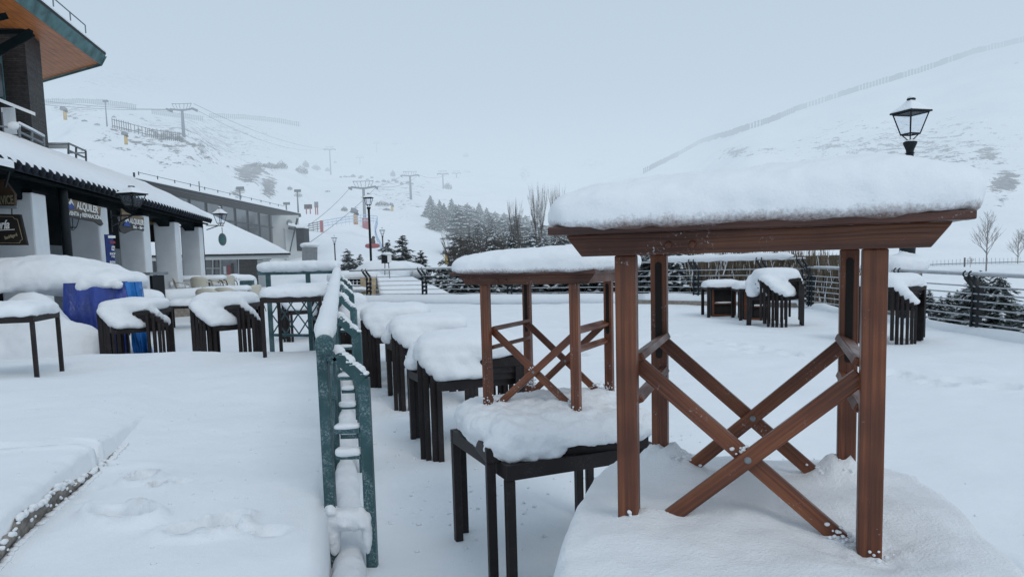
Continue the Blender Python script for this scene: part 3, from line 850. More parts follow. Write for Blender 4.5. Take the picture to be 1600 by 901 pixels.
# ------------------------------------------------------------------ terrace railing: steel wires, black forked posts
def railing(pts, tops, label, npost, snowy):
    root = empty('railing', (0, 0, 0), 0, label, 'railing')
    L3 = [Vector((x, y, 0)) for x, y in pts]
    def at(s):
        tot = [0]
        for a, b in zip(L3[:-1], L3[1:]): tot.append(tot[-1]+(b-a).length)
        d = s*tot[-1]
        for i in range(len(L3)-1):
            if d <= tot[i+1]+1e-6:
                t = (d-tot[i])/(tot[i+1]-tot[i]); return L3[i].lerp(L3[i+1], t), (L3[i+1]-L3[i]).normalized(), tops[i]*(1-t)+tops[i+1]*t
    K = 24
    m = MB(); m.tube([at(i/K)[0]+Vector((0, 0, at(i/K)[2])) for i in range(K+1)], .024, 10); m.build('top_rail', M['steel'], root, smooth=True)
    for w_ in range(6):
        f = .04+w_*.145; m = MB()
        m.tube([at(i/K)[0]+Vector((0, 0, .33+(at(i/K)[2]-.33)*f)) for i in range(K+1)], .012, 6); m.build('wire', M['steel'], root, smooth=True)
    for s in npost:
        p, d, zt = at(s); nrm = Vector((-d.y, d.x, 0))
        if nrm.y > 0 or (abs(nrm.y) < .2 and nrm.x > 0): nrm = -nrm      # towards the terrace
        m = MB()
        for off in (-.065, .065):
            q = p+d*off
            m.bar(q+Vector((0, 0, .22)), q+nrm*-.03+Vector((0, 0, zt-.20)), .035, .075, nrm)
            m.bar(q+nrm*-.03+Vector((0, 0, zt-.215)), q+nrm*.05+d*-.10+Vector((0, 0, zt-.035)), .035, .075, nrm)
            m.tube([q+nrm*(.05+.045*math.sin(t_))+d*-.10+Vector((0, 0, zt-.01+.045*(1-math.cos(t_))-.03)) for t_ in [k*.5 for k in range(7)]], .012, 6)
        for z_ in (.36, .48, .60, .72, .84):
            if z_ < zt-.2: m.bar(p+d*-.055+nrm*-.012+Vector((0, 0, z_)), p+d*.055+nrm*-.012+Vector((0, 0, z_)), .03, .06, (0, 0, 1))
        m.build('post', M['iron'], root)
    for (s0, s1, r) in snowy:
        m = MB(); q = [s0+(s1-s0)*i/30 for i in range(31)]
        m.tube([at(k)[0]+Vector((0, 0, at(k)[2]+.02+r*.55)) for k in q], [max(.012, r*min(1, .3+i/2, .3+(30-i)/2)*(1+.35*noise.noise(Vector((i*.8, r, s0*9))))) for i in range(31)], 8)
        m.build('rail_snow', M['capsnow'], root, smooth=True)
    return root
tZ = [1.5-.25-.01, 1.5-.20, 1.5-.13]
railing([(-5.15, 23.0), (3.5, 19.5), (6.75, 16.45)], [1.245, 1.30, 1.33], 'long far railing of steel wires along the back of the terrace', [.05, .195, .40, .67, .80, .93, 1.0],
        [(.50, .62, .035), (.70, .98, .085), (.0, .3, .02)])
railing([(6.76, 16.40), (6.86, 12.45), (6.95, 8.6)], [1.12, 1.10, 1.06], 'steel wire railing along the right side of the terrace', [0.03, .50, .74], [(.05, .95, .016)])

# ------------------------------------------------------------------ green handrail beside the walkway
hr = empty('handrail', (-.8, 2.95, 0), 0, 'snow covered green steel handrail with sloping brackets along the walkway', 'handrail')
O = Vector(hr.location)
def rail_pt(y): return Vector((-.765+DX*(y-2.9), y, 1.5-.325+.034*(y-2.9)))
m = MB(); m.tube([rail_pt(2.86+i*.5)-O for i in range(0, 13)], .040, 16); m.build('top_rail', M['green'], hr, smooth=True, bevel=.004)
m = MB(); pts = []; rr = []
for i in range(0, 121):
    y = 2.90+i*.05; p = rail_pt(y)+Vector((0, 0, .033+.004*noise.noise(Vector((0, y*3, 0))))); pts.append(p-O); rr.append((.047+.004*noise.noise(Vector((0, y*4, 5))))*min(1, .72+i*.06))
m.tube(pts, rr, 16); o = m.build('rail_snow', M['capsnow'], hr, smooth=True)
tx = bpy.data.textures.new('snow_clouds', 'CLOUDS'); tx.noise_scale = .03; dm = o.modifiers.new('displace', 'DISPLACE'); dm.texture = tx; dm.strength = .010; dm.mid_level = .5
rg = random.Random(77)
for i, y in enumerate((2.97, 4.35, 5.9, 7.4, 8.8)):
    p = rail_pt(y); zt = p.z; rx = .155
    m = MB(); m.box((p.x-O.x-.012, y-O.y, (zt-.02+.2)/2), (.045, .042, zt-.03-.2)); m.build('post', M['green'], hr, bevel=.004)
    m = MB(); a = Vector((p.x+.01, y, zt-.075)); b = Vector((p.x+.045, y, zt-.055)); c_ = Vector((p.x+rx, y, zt-.165))
    m.bar(a-O, b-O, .050, .050, (0, 1, 0)); m.bar(b-O, c_-O, .0495, .050, (0, 1, 0))
    m.build('bracket', M['green'], hr, bevel=.004)
    m = MB(); m.box((p.x+rx-O.x, y-O.y, (zt-.155+.0)/2), (.045, .045, zt-.155)); m.build('outer_post', M['green'], hr, bevel=.004)
    if i == 0:
        m = MB()
        for k in range(26): m.blob((p.x-O.x-.03+.185*rg.random(), y-O.y-.02+rg.uniform(-.03, .03), .435+rg.uniform(-.05, .03)), (rg.uniform(.02, .035),)*2+(rg.uniform(.018, .032),), 1, 1, 12, 8, nz=.01, nf=25)
        m.blob((p.x-O.x+.07, y-O.y-.02, .42), (.095, .05, .045), .8, .7, 20, 10); m.blob((p.x-O.x+.145, y-O.y-.03, .36), (.022, .03, .09), 1, 1, 14, 10); m.blob((p.x-O.x+.0, y-O.y-.02, .36), (.030, .04, .10), 1, 1, 14, 10)
        sb = m.build('rung_snow', M['capsnow'], hr, smooth=True); snowify(sb, .007, 3, .006, .03)
    for zz in ((.42, .69, .80) if i == 0 else (.45, .62, .80)):
        m = MB(); m.box((p.x+rx/2-O.x, y-O.y, zz), (rx-.05, .040, .022 if zz > .5 else .05)); m.build('rung', M['green'], hr)
        m = MB(); m.blob((p.x+rx/2-O.x, y-O.y, zz+.018), (rx/2-.022, .030, .020 if zz < .75 else .012), .5, .5, 16, 8, nz=.006, nf=20); m.build('rung_snow', M['capsnow'], hr, smooth=True)
    m = MB()
    for k in range(9):
        t_ = k/8; q = b.lerp(c_, t_); m.blob((q.x-O.x, q.y-O.y, q.z+.026), (.024, .026, .016+.006*math.sin(k*2.1)), .9, .8, 10, 8, nz=.006, nf=30)
    m.build('bracket_snow', M['capsnow'], hr, smooth=True)
# long lower bars that run with the rail, seen end on
for zz in (.62, .86):
    m = MB(); m.bar(Vector((rail_pt(3.0).x-.012, 3.0, zz))-O, Vector((rail_pt(8.8).x-.012, 8.8, zz+.15))-O, .022, .035); m.build('long_bar', M['green'], hr)
# snow packed between the near posts, bridging walkway and lower terrace
m = MB(); rg = random.Random(3)
for y in [1.7+.075*i for i in range(0, 92)]:
    p = rail_pt(y); x0_ = p.x+.02
    hgt = (.30 if y < 2.9 else .28)+.07*noise.noise(Vector((y*2.2, 0, 0)))
    m.blob((x0_+.030, y, hgt*.5), (.072, .085, hgt*.55), .6, .8, 14, 10, nz=.02, nf=6)
o = m.build('snow_drift', M['capsnow'], smooth=True); snowify(o, .016, 14, .008); tag(o, 'drift of snow packed along the foot of the green handrail', 'snow drift', kind='thing')
# the handrail's cross section at the far end: a level rail with lattice panel
lt = empty('lattice_fence', (-2.2, 8.85, 0), 0, 'green steel rail and diamond lattice across the end of the walkway', 'fence'); O = Vector(lt.location)
A = P(404, 428, 9.3); B = P(530, 424, 8.9); A.z = B.z = 1.40
m = MB(); m.bar(A-O, B-O, .05, .05); m.build('top_rail', M['green'], lt, bevel=.004)
m = MB(); m.tube([A.lerp(B, i/12)-O+Vector((0, 0, .075)) for i in range(13)], [.05, .072]+[.075]*9+[.072, .06], 14); o = m.build('rail_snow', M['capsnow'], lt, smooth=True); snowify(o, .02, 3, .012)
for t_ in (.12, .62, .985):
    q = A.lerp(B, t_); m = MB(); m.box((q.x-O.x, q.y-O.y, .70), (.05, .05, 1.36)); m.build('post', M['green'], lt, bevel=.003)
q0 = A.lerp(B, .14); q1 = A.lerp(B, .97); d = q1-q0
m = MB()
for z_ in (1.14, .60): m.bar(q0.xy.to_3d()+Vector((0, 0, z_))-O, q1.xy.to_3d()+Vector((0, 0, z_))-O, .03, .035)
nn = 5
for k in range(-2, nn+1):
    for sgn in (1, -1):
        pts = []
        for zz in (0, 1):
            t_ = (k+(zz if sgn > 0 else 1-zz)*2.0)/nn; pts.append((t_, .62+.5*zz))
        (t0, z0), (t1, z1) = pts
        # clip to the panel
        def cl(ta, za, tb, zb):
            if ta < 0: za += (0-ta)*(zb-za)/(tb-ta); ta = 0
            if ta > 1: za += (1-ta)*(zb-za)/(tb-ta); ta = 1
            return ta, za
        if (t0 < 0 and t1 < 0) or (t0 > 1 and t1 > 1) or t0 == t1: continue
        a_, b_ = cl(t0, z0, t1, z1), cl(t1, z1, t0, z0)
        if abs(a_[0]-b_[0]) < .02: continue
        pa = q0+d*a_[0]; pb = q0+d*b_[0]
        m.bar(Vector((pa.x, pa.y+.004*sgn, a_[1]))-O, Vector((pb.x, pb.y+.004*sgn, b_[1]))-O, .008, .016)
m.build('lattice', M['green'], lt)

# ------------------------------------------------------------------ left: pile under a tarpaulin with deep snow
tp = empty('tarp_pile', (-6.6, 10.9, 0), 0, 'pile covered by blue tarpaulins with a deep domed load of snow', 'covered pile'); O = Vector(tp.location)
def curtain(x0, x1, y0, y1, ztop, mat, name, seed, slant=0.):
    n, k = 44, 16; vs = []; fs = []
    for j in range(k+1):
        for i in range(n+1):
            t_ = i/n; f = j/k; x = x0+(x1-x0)*t_+slant*f; y = y0+(y1-y0)*t_
            fold = .022*math.sin(t_*11+seed+f*2.6)+.012*math.sin(t_*31+seed*2-f*3)+.13*noise.noise(Vector((t_*2.6+f*1.1, f*2.4-t_, seed)))+.03*noise.noise(Vector((t_*9, f*7, seed)))
            y += fold*(.35+f)-.16*f; zz = ztop*(1-f)+.12*f+(.04*math.sin(t_*27+seed) if j == k else 0)
            vs.append((x-O.x, y-O.y, zz))
    for j in range(k):
        for i in range(n): fs.append((j*(n+1)+i, j*(n+1)+i+1, (j+1)*(n+1)+i+1, (j+1)*(n+1)+i))
    return MB().add(vs, fs).build(name, mat, tp, smooth=True)
curtain(-6.45, -5.66, 10.35, 10.6, 1.32, M['bluetarp'], 'tarpaulin', 1.0)
curtain(-5.70, -5.50, 10.60, 10.70, 1.31, M['lighttarp'], 'tarpaulin', 4.0, .16)
curtain(-5.50, -6.0, 10.70, 11.7, 1.25, M['lighttarp'], 'tarpaulin', 2.0, .16)
m = MB()
m.blob((-1.22, .22, 1.32), (1.85, .85, .40), .75, .62, 40, 20, floor=.22, nz=.07, nf=1.1)
m.blob((-1.6, .1, 1.50), (1.05, .75, .26), 1, .9, 30, 14, nz=.06, nf=1.6)
m.blob((.10, .0, 1.32), (.78, .50, .20), .8, .7, 24, 14, nz=.05, nf=2)
m.blob((.42, .45, 1.33), (.42, .40, .15), .9, .8, 24, 14, nz=.03, nf=2)
for k in range(16):
    t_ = k/15; m.blob((-1.6+2.45*t_, -.66+.28*t_+.03*math.sin(k*2), 1.27+.02*math.sin(k*3.1)), (.11, .08, .07+.02*math.sin(k*1.7)), 1, 1, 10, 8)
o = m.build('snow_cover', M['capsnow'], tp, smooth=True); snowify(o, .035, 6, .03, .22)
m = MB()
m.blob((-7.9, 9.9, .35), (1.25, .95, .62), .9, .9, 30, 16, nz=.08, nf=1.3)
m.blob((-6.68, 9.95, .30), (.62, .45, .92), 1, 1, 30, 16, nz=.05, nf=1.8)
m.blob((-6.22, 10.0, .2), (.62, .35, .62), 1, 1, 30, 16, nz=.05, nf=1.8)
o = m.build('snow_drift', M['capsnow'], smooth=True); snowify(o, .035, 8, .03, .2); tag(o, 'snow drift banked against the left part of the blue tarpaulin', 'snow drift', kind='thing')

# ------------------------------------------------------------------ arcade building
UA = Vector((-.19, .982, 0)).normalized(); NA = Vector((UA.y, -UA.x, 0))
def AB(d, off=0., z=0.):
    """point on the arcade's column line at depth d, moved outwards by off"""
    return Vector((-6.307-.1935*d, d, 0))+NA*off+Vector((0, 0, z))
ab = empty('arcade_building', AB(13), 0, 'long low building with square white columns and a deep snowy tiled roof', 'building'); O = Vector(ab.location)
RA = Matrix((NA, UA, Vector((0, 0, 1)))).transposed()
for k in range(-1, 5):
    d = 13.2+3.12*k; m = MB(); q = AB(d, 0, 1.55)-O; m.box(q, (.62, .58, 2.72), mat=RA); c_ = m.build('column', M['white_plaster'], ab, bevel=.03)
    m = MB(); m.box(AB(d, .0, 2.935)-O, (.66, .62, .035), mat=RA); m.build('capping', M['dark'], ab)
m = MB(); m.bar(AB(7.5, .02, 3.10)-O, AB(26.2, .02, 3.10)-O, .34, .26); m.build('beam', M['darkgreen'], ab)
for k in range(-1, 5):
    d = 13.2+3.12*k
    for s_ in (-1, 1):
        m = MB(); q = AB(d, 0, 3.03)-O
        m.prism([q+UA*(s_*.05)+NA*.16, q+UA*(s_*1.15)+NA*.16, q+UA*(s_*.62)+NA*.16+Vector((0, 0, -.16)), q+UA*(s_*.33)+NA*.16+Vector((0, 0, -.26))], -NA*.3); m.build('corbel', M['darkgreen'], ab)
e0, e1 = AB(7, .74, 3.12)-O, AB(26.5, .50, 3.08)-O; r0, r1 = AB(5, -3.6, 5.1)-O, AB(32.8, -3.6, 5.1)-O
m = MB(); m.prism([e0, e1, r1, r0], (0, 0, .08)); m.build('roof', M['tile'], ab)
m = MB(); m.prism([e0+Vector((0, 0, .0))-NA*.1, e1-NA*.1, AB(26.3, -.1, 3.16)-O, AB(7, -.1, 3.20)-O], (0, 0, -.05)); m.build('eave_board', M['darkgreen'], ab)
m = MB(); L_ = (e1-e0).length; k = int(L_/.30); du = (e1-e0).normalized()
for i in range(k):
    q = e0+du*(.15+.30*i)
    tl = (r0-e0); tl = (tl-du*tl.dot(du)).normalized()
    m.tube([q+NA*.06+Vector((0, 0, .07)), q+NA*.02+Vector((0, 0, .09)), q+tl*.4+Vector((0, 0, .10))], [.060, .085, .085], 10)
m.build('tile_edge', M['tile'], ab, smooth=True)
# snow on the roof: gridded sheet with soft lip
def snow_sheet(a, b, c_, d, th, name, parent, org=None, nu=40, nv=16, amp=.04, lip=.12):
    """a-b eave, d-c ridge"""
    org = org or Vector((0, 0, 0)); vs = []; fs = []
    for j in range(nv+1):
        for i in range(nu+1):
            u_, v_ = i/nu, j/nv; p = a.lerp(b, u_).lerp(d.lerp(c_, u_), v_)
            e_ = min(v_, 1-v_)*nv/2.0; e2 = min(u_, 1-u_)*nu/2.0; t_ = min(1, math.sqrt(max(0, min(e_, e2, 1))))
            w_ = p+org
            vs.append(p+Vector((0, 0, th*(.15+.85*t_)+amp*fbm(w_.x*.8, w_.y*.8, w_.z*.3)*t_)))
    n1 = nu+1
    for j in range(nv):
        for i in range(nu): fs.append((j*n1+i, j*n1+i+1, (j+1)*n1+i+1, (j+1)*n1+i))
    o0 = len(vs); 
    ring = [i for i in range(n1)]+[j*n1+nu for j in range(1, nv+1)]+[nv*n1+i for i in range(nu-1, -1, -1)]+[j*n1 for j in range(nv-1, 0, -1)]
    for i in ring: 
        j_, i_ = divmod(i, n1); p = a.lerp(b, i_/nu).lerp(d.lerp(c_, i_/nu), j_/nv); vs.append(p+Vector((0, 0, -.01)))
    for k_ in range(len(ring)):
        k2 = (k_+1) % len(ring); fs.append((ring[k_], o0+k_, o0+k2, ring[k2]))
    return MB().add(vs, fs).build(name, M['snow'], parent, smooth=True)
snow_sheet(e0+Vector((0, 0, .13))+NA*.04, e1+Vector((0, 0, .13))+NA*.04, r1+Vector((0, 0, .1)), r0+Vector((0, 0, .1)), .20, 'roof_snow', ab, O, 120, 16)
# back wall with doors and dark upper band
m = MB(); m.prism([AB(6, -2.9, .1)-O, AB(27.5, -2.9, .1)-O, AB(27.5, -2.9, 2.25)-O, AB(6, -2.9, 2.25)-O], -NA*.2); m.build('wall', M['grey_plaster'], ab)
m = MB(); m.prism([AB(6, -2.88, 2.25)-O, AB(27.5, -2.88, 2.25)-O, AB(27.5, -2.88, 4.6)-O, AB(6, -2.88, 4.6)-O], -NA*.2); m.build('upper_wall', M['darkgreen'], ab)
for d in (11, 14.6, 17.9, 20.2):
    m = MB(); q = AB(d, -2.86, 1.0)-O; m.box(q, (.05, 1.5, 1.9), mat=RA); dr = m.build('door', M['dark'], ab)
    m = MB(); m.box(q+NA*.03+UA*.02, (.03, .06, 1.9), mat=RA); m.box(q+NA*.03+Vector((0, 0, .96)), (.03, 1.56, .06), mat=RA); m.build('door_frame', M['pale'], ab)
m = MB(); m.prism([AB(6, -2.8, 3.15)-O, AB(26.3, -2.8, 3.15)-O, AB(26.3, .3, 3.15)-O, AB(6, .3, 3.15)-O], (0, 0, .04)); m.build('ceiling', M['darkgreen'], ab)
m = MB(); q0 = AB(13.95, .42, 3.2)-O; m.tube([q0, q0-Vector((0, 0, .3)), q0-Vector((0, 0, 3.1))], .085, 12); m.build('downpipe', M['iron'], ab, smooth=True)
m = MB(); q0 = AB(26.25, .22, 3.2)-O; m.tube([q0, q0-Vector((0, 0, 3.1))], .05, 10); m.build('downpipe', M['iron'], ab, smooth=True)
for k in (3, 4):   # small wall lights near the foot of the last columns
    m = MB(); m.blob(AB(13.2+3.12*k, 0, 1.0)-UA*.33+NA*.1-O, (.07, .08, .08), 1, 1, 12, 8); m.build('wall_light', M['white'], ab, smooth=True)
# shop front glimpsed between the last columns
sg = empty('shop_sign', P(251, 360, 25.5), 0, 'dark shop sign with an ochre band seen between the last arcade columns', 'sign'); O = Vector(sg.location)
def quadpts(x0, y0, x1, y1, Ya, Yb=None):
    Yb = Yb or Ya; return [P(x0, y1, Ya), P(x1, y1, Yb), P(x1, y0, Yb), P(x0, y0, Ya)]
def panel(x0, y0, x1, y1, Ya, Yb, th, name, mat, parent, org, push=0.):
    q = [p-org for p in quadpts(x0, y0, x1, y1, Ya, Yb)]
    # keep it vertical
    q[3] = Vector((q[0].x, q[0].y, q[3].z)); q[2] = Vector((q[1].x, q[1].y, q[2].z))
    n_ = (q[1]-q[0]).cross(q[3]-q[0]).normalized(); n_ = -n_ if n_.y > 0 else n_
    return MB().prism([p+n_*push for p in q], -n_*th).build(name, mat, parent)
panel(234, 334, 266, 350, 25.5, 26.2, .06, 'band', M['ochre'], sg, O); panel(234, 351, 266, 378, 25.5, 26.2, .06, 'board', M['slot'], sg, O)
def text(s, size, mat, parent, a, b, push=.01, sx=1., name='lettering', ext=.002, shear=0., up=None, font=None):
    """one line of raised lettering on the board whose lower edge runs a -> b (parent space), fitted to that length"""
    cu = bpy.data.curves.new(name, 'FONT'); cu.body = s; cu.size = size; cu.extrude = ext; cu.shear = shear; cu.offset = .004*size/.15
    tmp = bpy.data.objects.new(name, cu); dg = bpy.context.evaluated_depsgraph_get()
    COL.objects.link(tmp); bpy.context.view_layer.update(); dg = bpy.context.evaluated_depsgraph_get()
    me = bpy.data.meshes.new_from_object(tmp.evaluated_get(dg)); bpy.data.objects.remove(tmp)
    me.materials.clear(); me.materials.append(mat)
    o = bpy.data.objects.new(name, me); COL.objects.link(o); o.parent = parent
    xs_ = [v.co.x for v in me.vertices]; w0 = max(xs_)-min(xs_)
    x = (b-a); L_ = x.length; x.normalize(); z = (up or Vector((0, 0, 1))); z = (z-x*z.dot(x)).normalized(); n_ = x.cross(z)
    S = Matrix.Diagonal((L_/w0, 1, 1, 1)); Rm = Matrix((x, z, n_)).transposed().to_4x4(); Rm.translation = a+n_*push-x*(min(xs_)*L_/w0)
    o.matrix_local = Rm @ S; return o
a = P(240, 370, 25.45)-O; b = P(263, 371, 26.0)-O; text('bo', .62, M['grey_plaster'], sg, a, b, .06)
a = P(240, 377, 25.45)-O; b = P(263, 378, 26.0)-O; text('gui', .16, M['grey_plaster'], sg, a, b, .06)

# carved wooden signs
def carved_sign(pts, Ya, Yb, label, lines, logo, nm='hanging_sign'):
    q = []; x0 = min(p[0] for p in pts); x1 = max(p[0] for p in pts)
    for (px, py) in pts:
        t_ = (px-x0)/(x1-x0); q.append(P(px, py, Ya+(Yb-Ya)*t_))
    c_ = sum(q, Vector())/len(q); root = empty(nm, c_, 0, label, 'sign', 'carved wooden rental signs hanging in the arcade')
    x = (P(x1, 340, Yb)-P(x0, 340, Ya)); x.z = 0; x.normalize(); n_ = x.cross(Vector((0, 0, 1)))
    MB().prism([p-c_ for p in q], -n_*.05).build('board', M['signwood'], root, bevel=.008)
    def S(px, py):
        t_ = (px-x0)/(x1-x0); return P(px, py, Ya+(Yb-Ya)*t_)-c_
    for (tx_, xa, ya, xb, yb, size) in lines: text(tx_, size, M['lettering'], root, S(xa, ya), S(xb, yb), .035)
    (lx, ly, lw, lh) = logo
    MB().prism([S(lx, ly), S(lx+lw, ly+1.5), S(lx+lw*.9, ly-lh*.45), S(lx+lw*.62, ly-lh*.62), S(lx+lw*.45, ly-lh*.5), S(lx+lw*.2, ly-lh*.45)], n_*.03).build('mountain_emblem', M['bluepaint'], root)
    MB().prism([p+n_*.032 for p in (S(lx+lw*.05, ly-lh*.42), S(lx+lw*.25, ly-lh*.62), S(lx+lw*.35, ly-lh*.42), S(lx+lw*.55, ly-lh*.7), S(lx+lw*.85, ly-lh*.35), S(lx+lw*.5, ly-lh*1.15))], n_*.01).build('snow_emblem', M['lettering'], root)
    return root
carved_sign([(97, 308), (128, 315), (158, 324), (157, 340), (162, 350), (159, 353), (150, 347), (128, 343), (101, 338), (98, 325)], 14.2, 15.6, 'carved wooden sign reading ALQUILER VENTA y REPARACIÓN beside the black downpipe',
            [('ALQUILER', 117.0, 325.5, 151, 333.5, .205), ('VENTA y REPARACIÓN', 104.5, 335.5, 155, 343, .115)], (101.5, 325.5, 13, 13))
carved_sign([(190, 325), (197, 331), (205, 335), (225, 339), (225.5, 361), (214, 359), (205, 361), (196, 365), (189, 362), (186, 354), (190, 345)], 17.6, 18.4, 'carved wooden sign reading ALQUILER Ski, half hidden by the big wall lantern',
            [('ALQUILER', 201, 348.5, 223, 352, .18), ('Ski - Bre', 206, 356.5, 223.5, 358.5, .10)], (191.5, 352.5, 11, 12))
# blue banner on the second column
bn = empty('banner', P(175, 390, 16.0), 0, 'narrow dark blue vertical banner fixed to the second column', 'banner'); O = Vector(bn.location)
panel(168.5, 366, 181, 425, 15.72, 15.95, .02, 'cloth', M['banner'], bn, O)
panel(169.5, 368, 180.5, 372, 15.69, 15.92, .01, 'white_field', M['lettering'], bn, O)
for i, (y_, tx_) in enumerate(((380, 'SNB'), (387, 'ski'), (391, 'bar'), (398, 'SHOP'), (402, 'rent'), (411, 'SNOW'))):
    xa, xb = (170.5, 179) if i in (0, 3, 5) else (173, 178)
    text(tx_, .07, M['lettering'] if i else M['red'], bn, P(xa, y_, 15.69)-O, P(xb, y_+.3, 15.9)-O, .02)
# black pub sign at the picture's edge and the brown board above it
ps = empty('pub_sign', P(0, 360, 11.6), 0, 'black hanging sign with a white border line and script lettering', 'sign'); O = Vector(ps.location)
def Q(px, py, Y=11.6): return P(px, py, Y)-O
MB().prism([Q(-44, 333), Q(31, 335), Q(42, 383), Q(-55, 383)], (0, .05, 0)).build('board', M['slot'], ps)
bp = [Q(-40, 337), Q(20, 338.5), Q(22.5, 341.5), Q(27.5, 343), Q(35.5, 374), Q(32, 376), Q(31, 379.5), Q(-48, 379)]
m = MB()
for a, b in zip(bp, bp[1:]+bp[:1]): m.bar(a-Vector((0, .004, 0)), b-Vector((0, .004, 0)), .006, .006)
m.build('border_line', M['amber'], ps)
text('Cervecería', .20, M['lettering'], ps, Q(-42, 358.5), Q(16, 357), .012, shear=.35)
m = MB(); m.bar(Q(-30, 361)-Vector((0, .006, 0)), Q(23, 358.5)-Vector((0, .006, 0)), .008, .010); m.build('flourish', M['lettering'], ps)
text('SanMiguel', .07, M['amber'], ps, Q(8.5, 374), Q(28, 368.5), .012)
m = MB(); m.bar(Q(-50, 323.8), Q(27.5, 323.8), .04, .045); m.build('hanging_bar', M['galv'], ps)
m = MB(); m.bar(Q(18.5, 326), Q(18.5, 335), .012, .012); m.bar(Q(-30, 326), Q(-30, 335), .012, .012); m.build('hook', M['iron'], ps)
bs = empty('service_board', P(-10, 310, 12.1), 0, 'dark brown board reading SERVICE above the black hanging sign', 'sign'); O = Vector(bs.location)
MB().prism([Q(-60, 285, 12.1), Q(6, 280, 12.1), Q(22.5, 303, 12.1), Q(22.5, 321.5, 12.1), Q(-60, 321.5, 12.1)], (0, .06, 0)).build('board', M['brownsign'], bs)
text('SERVICE', .20, M['amber'], bs, Q(-11, 320, 12.1), Q(22, 318.5, 12.1), .012)
# snowy awning at the very edge
aw = empty('awning', P(-20, 260, 11), 0, 'small dark awning edge with snow on it at the left border', 'awning'); O = Vector(aw.location)
MB().prism([Q(-90, 244, 10), Q(-40, 249, 10.5), Q(22.5, 263, 11.2), Q(-2, 243, 12.6), Q(-90, 215, 12.6)], (0, 0, .10)).build('snow_cover', M['snow'], aw)
MB().prism([Q(-90, 247, 10), Q(-40, 252, 10.5), Q(22, 265.5, 11.2), Q(-2, 246, 12.6), Q(-90, 218, 12.6)], (0, 0, -.04)).build('board', M['darkgreen'], aw)
m = MB(); m.bar(Q(15, 264, 11.2), Q(8, 292, 11.2), .03, .03); m.build('strut', M['iron'], aw)

# ------------------------------------------------------------------ tall building at the upper left
ht = empty('hotel_building', (-16, 24, 0), 0, 'tall building with slate pier, boarded soffit and weathered teal eaves', 'building'); O = Vector(ht.location)
def HQ(px, py, Y): return P(px, py, Y)-O
T_, Nn, E_ = HQ(157, 99, 26), HQ(27, 1, 19.7), HQ(69, 124.5, 28)
Nx = Nn+(Nn-T_)*1.3; Ex = E_+(E_-T_)*1.6
MB().prism([T_, Nx, Nx+Ex-T_, Ex], (0, 0, .04)).build('soffit', M['soffit'], ht)
T2, Nn2 = HQ(161, 90, 26.1), HQ(44, -9, 19.6); T2.z = T_.z+.42; out_ = (Nn2-Nn); 
d1 = (Nx-T_).normalized(); side = d1.cross(Vector((0, 0, 1))).normalized(); side = side if side.x > 0 else -side
MB().prism([T_+Vector((0, 0, -.06)), Nx+Vector((0, 0, -.06)), Nx+side*.18+Vector((0, 0, .27)), T_+side*.18+Vector((0, 0, .27))], Vector((0, 0, .06))).build('fascia', M['teal'], ht)
MB().prism([T_+side*.18+Vector((0, 0, .27)), Nx+side*.18+Vector((0, 0, .27)), Nx+side*.21+Vector((0, 0, .35)), T_+side*.21+Vector((0, 0, .35))], -side*.05).build('gutter', M['iron'], ht)
d2 = (Ex-T_).normalized(); s2 = d2.cross(Vector((0, 0, 1))).normalized(); s2 = s2 if s2.y > 0 else -s2
MB().prism([T_+Vector((0, 0, -.08)), Ex+Vector((0, 0, -.08)), Ex+Vector((0, 0, .22)), T_+side*.18+Vector((0, 0, .24))], s2*.05).build('fascia', M['teal'], ht)
a_ = T_+side*.19+Vector((0, 0, .37)); b_ = Nx+side*.19+Vector((0, 0, .37))
snow_sheet(a_, b_, b_-side*4+Vector((0, 0, 1.3)), a_-side*4+d1*.5+Vector((0, 0, 1.3)), .32, 'roof_snow', ht, O, 60, 10)
MB().prism([T_+side*.15+Vector((0, 0, .30)), Nx+side*.15+Vector((0, 0, .30)), Nx-side*4+Vector((0, 0, 1.6)), T_-side*4+Vector((0, 0, 1.6))], (0, 0, .05)).build('roof', M['tile'], ht)
m = MB(); g0 = a_+d1*1.9+Vector((0, 0, .36)); m.tube([g0, g0+d1*9], .02, 6); m.tube([g0, g0-Vector((0, 0, .25))], .02, 6)
for i in range(1, 6): m.tube([g0+d1*i*1.3, g0+d1*i*1.3-Vector((0, 0, .25))], .02, 6)
m.build('snow_guard', M['galv'], ht)
C_, L_p, R_p = (Vector((q_.x, q_.y, 0)) for q_ in (P(44, 130, 22), P(3, 130, 21.85), P(70, 160, 23.3)))
MB().prism([p-O+Vector((0, 0, 2.5)) for p in (L_p, C_, R_p, R_p+(L_p-C_))], (0, 0, 6.6)).build('stone_pier', M['slate'], ht)
MB().prism([p-O+Vector((0, 0, 2.5)) for p in (L_p+Vector((0, .5, 0)), L_p+Vector((0, .5, 0))+Vector((-4, -1.6, 0)), L_p+Vector((-4, 3, 0)), R_p+(L_p-C_))], (0, 0, 6.4)).build('wall', M['slate'], ht)
m = MB(); m.bar(HQ(-20, 90, 20), HQ(50, 51, 20.6), .12, .22); m.bar(HQ(-20, 50, 20.6), HQ(50, 50, 20.6), .1, .1); m.build('bracket', M['darkgreen'], ht)
m = MB(); m.bar(HQ(-20, 32, 19), HQ(10, 25, 19.4), .1, .16); m.build('bracket', M['darkgreen'], ht)
panel(-20, 84, 8.5, 156, 21.5, 21.6, .05, 'window_frame', M['teal'], ht, O, .02); panel(-20, 100, 7, 152, 21.42, 21.5, .03, 'window', M['glass'], ht, O, .06)
MB().prism([HQ(-20, 146, 19.8), HQ(55, 176, 20.4), HQ(55, 176, 21.6), HQ(-20, 146, 21.6)], (0, 0, -.09)).build('balcony_slab', M['white'], ht)
